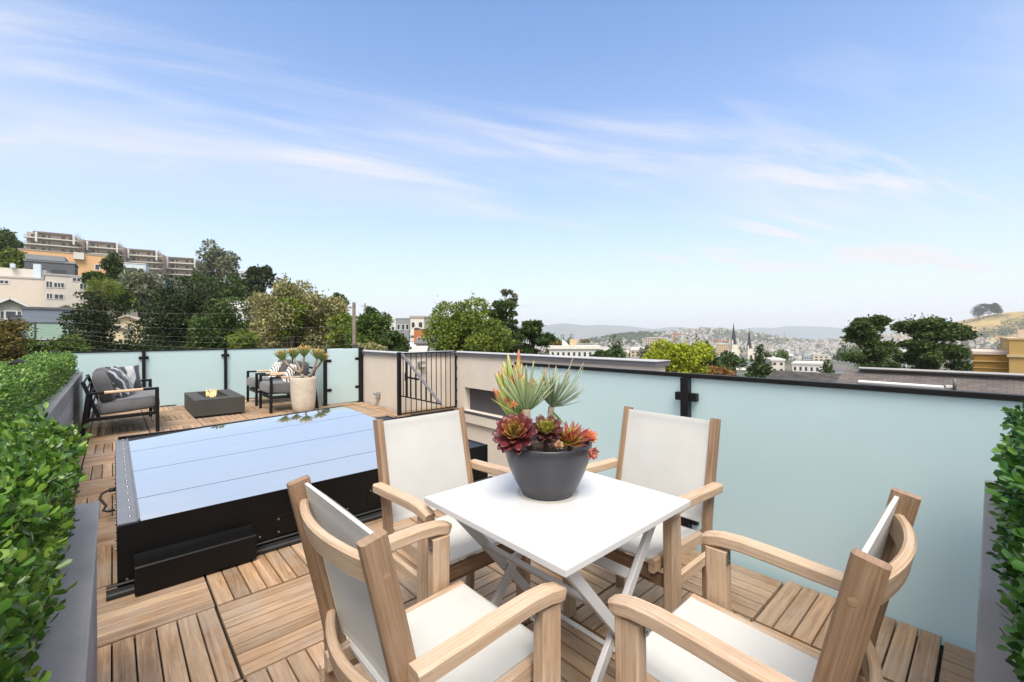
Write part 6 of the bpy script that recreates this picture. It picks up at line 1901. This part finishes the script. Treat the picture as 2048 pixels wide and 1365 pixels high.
    cs = np.array([(-.5, -.5, 0), (.5, -.5, 0), (.5, .5, 0), (-.5, .5, 0), (-.5, -.5, 1), (.5, -.5, 1), (.5, .5, 1), (-.5, .5, 1)])
    lx = cs[None, :, 0] * w[:, None]; ly = cs[None, :, 1] * d[:, None]
    P = np.stack([X[:, None] + lx * np.cos(a)[:, None] - ly * np.sin(a)[:, None], Y[:, None] + lx * np.sin(a)[:, None] + ly * np.cos(a)[:, None], Z[:, None] - 3 + cs[None, :, 2] * (h + 3)[:, None]], -1)
    fq = np.array([(4, 5, 6, 7), (0, 1, 5, 4), (1, 2, 6, 5), (2, 3, 7, 6), (3, 0, 4, 7)])
    q = (fq[None] + (np.arange(len(idx)) * 8)[:, None, None]).reshape(-1, 4)
    fm = island_palette('far city paint', [(0, (.52, .50, .47)), (.20, (.42, .38, .33)), (.36, (.56, .55, .54)), (.50, (.24, .25, .27)), (.62, (.45, .37, .29)), (.74, (.46, .45, .43)), (.86, (.20, .16, .14)), (.93, (.34, .36, .39))])
    tag(np_mesh('far_houses', P.reshape(-1, 3), [q], fm), 'far city spread over the valley floor and hills', 'houses', kind='stuff')
    # far woods and street trees
    def mass(name, label, u, v, zfn, n, size, key, spread, flat=.5):
        m = len(u)
        i = g.integers(0, m, n); dd = unit(n) * (g.random(n) ** .5)[:, None] * spread[i][:, None]
        p = np.stack([VR.x * u[i] + VF.x * v[i], VR.y * u[i] + VF.y * v[i], zfn(u[i], v[i]) + spread[i] * .6], -1) + dd * np.array([1, 1, flat + .2])
        vv, pl = leaf_mesh(p, dd + unit(n) * spread[i][:, None] * .5 + 1e-3, unit(n), np.full(n, size) * g.uniform(.6, 1.4, n), np.full(n, size * .7), .1, False)
        return tag(np_mesh(name, vv, pl, M['leaf_' + key]), label, 'trees', kind='stuff')
    k = np.where((~hill) & ~dens & (v < 3300))[0][:1500]
    mass('far_trees', 'dark trees scattered between the far houses', u[k], v[k], land, 26000, 5.0, 'pine', g.uniform(5, 11, len(k)))
    fu = g.normal(640, 120, 260); fv = g.normal(2520, 130, 260)
    mass('far_woods', 'dark wooded hilltop in the far city', fu, fv, land, 15000, 6.0, 'pine', g.uniform(5, 13, 260))
    # trees on and below the grassy hill
    hu = np.concatenate([g.normal(1690, 40, 22), g.normal(1850, 55, 30), g.normal(1770, 60, 14), g.normal(1560, 60, 16)])
    hv = np.concatenate([g.normal(1385, 18, 22), g.normal(1385, 18, 30), g.normal(1360, 15, 14), g.normal(1400, 25, 16)])
    mass('hillside_woods', 'dark belt of trees at the foot of the grassy hill', hu, hv, hill_z, 9000, 5.0, 'grey', g.uniform(10, 19, len(hu)), .6)
    for px, top, w_, st, lab in ((1958, 618, 22, 'bush', 'broad dark tree at the left of the hilltop grove'), (1978, 619, 20, 'pine', 'spreading dark tree in the middle of the hilltop grove'), (1988, 615, 20, 'airy', 'tallest thin tree of the hilltop grove'), (1996, 618, 14, 'conifer', 'small pointed tree at the right of the hilltop grove'), (1968, 617, 26, 'pine', 'flat topped dark tree behind the hilltop grove')):
        v_ = HILL_C[1] - 8; u_ = (px - 1024) / FPX * v_; zb = float(hill_z(u_, v_)) - .5
        tp = at(px, top, v_); base = V(tp.x, tp.y, zb)
        t = thing('tree', lab, 'tree', base, -YAW)
        gg = np.random.default_rng(px)
        h = max(8.0, tp.z - zb); vv, pl, C, Rr = crown_mesh(st, w_ / FPX * v_, h * .8, 1500, 3.2, gg)
        np_mesh('crown', vv + np.array([0, 0, h * .2]), pl, M['leaf_dark'], t)
        b = MB(); b.tube([(0, 0, 0), (0, 0, h * .8)], [.9, .3], 6); b.build('trunk', M['bark'], t)
    mst = at(1570, 669, 3000); b = MB(); b.tube([(mst.x, mst.y, mst.z - 70), mst], [5, 4], 10)
    tag(b.build('chimney_stack', BM['slate_lt']), 'lone tall smokestack on the far shore', 'chimney')
make_city()

# ------------------------------------------------------------------ the air between here and the far hills
def make_haze():
    m = bpy.data.materials.new('haze'); m.use_nodes = True
    nt = m.node_tree; nt.nodes.clear()
    o = nt.nodes.new('ShaderNodeOutputMaterial'); p = nt.nodes.new('ShaderNodeVolumePrincipled')
    p.inputs['Color'].default_value = (0.90, 0.93, 0.97, 1); p.inputs['Density'].default_value = 0.00011; p.inputs['Anisotropy'].default_value = 0.2
    nt.links.new(p.outputs[0], o.inputs['Volume'])
    b = MB(); wall_slab(b, (-12500, -12500, -92), (12500, 12500, 300))
    h = b.build('haze', m)
    tag(h, kind='stuff')
make_haze()
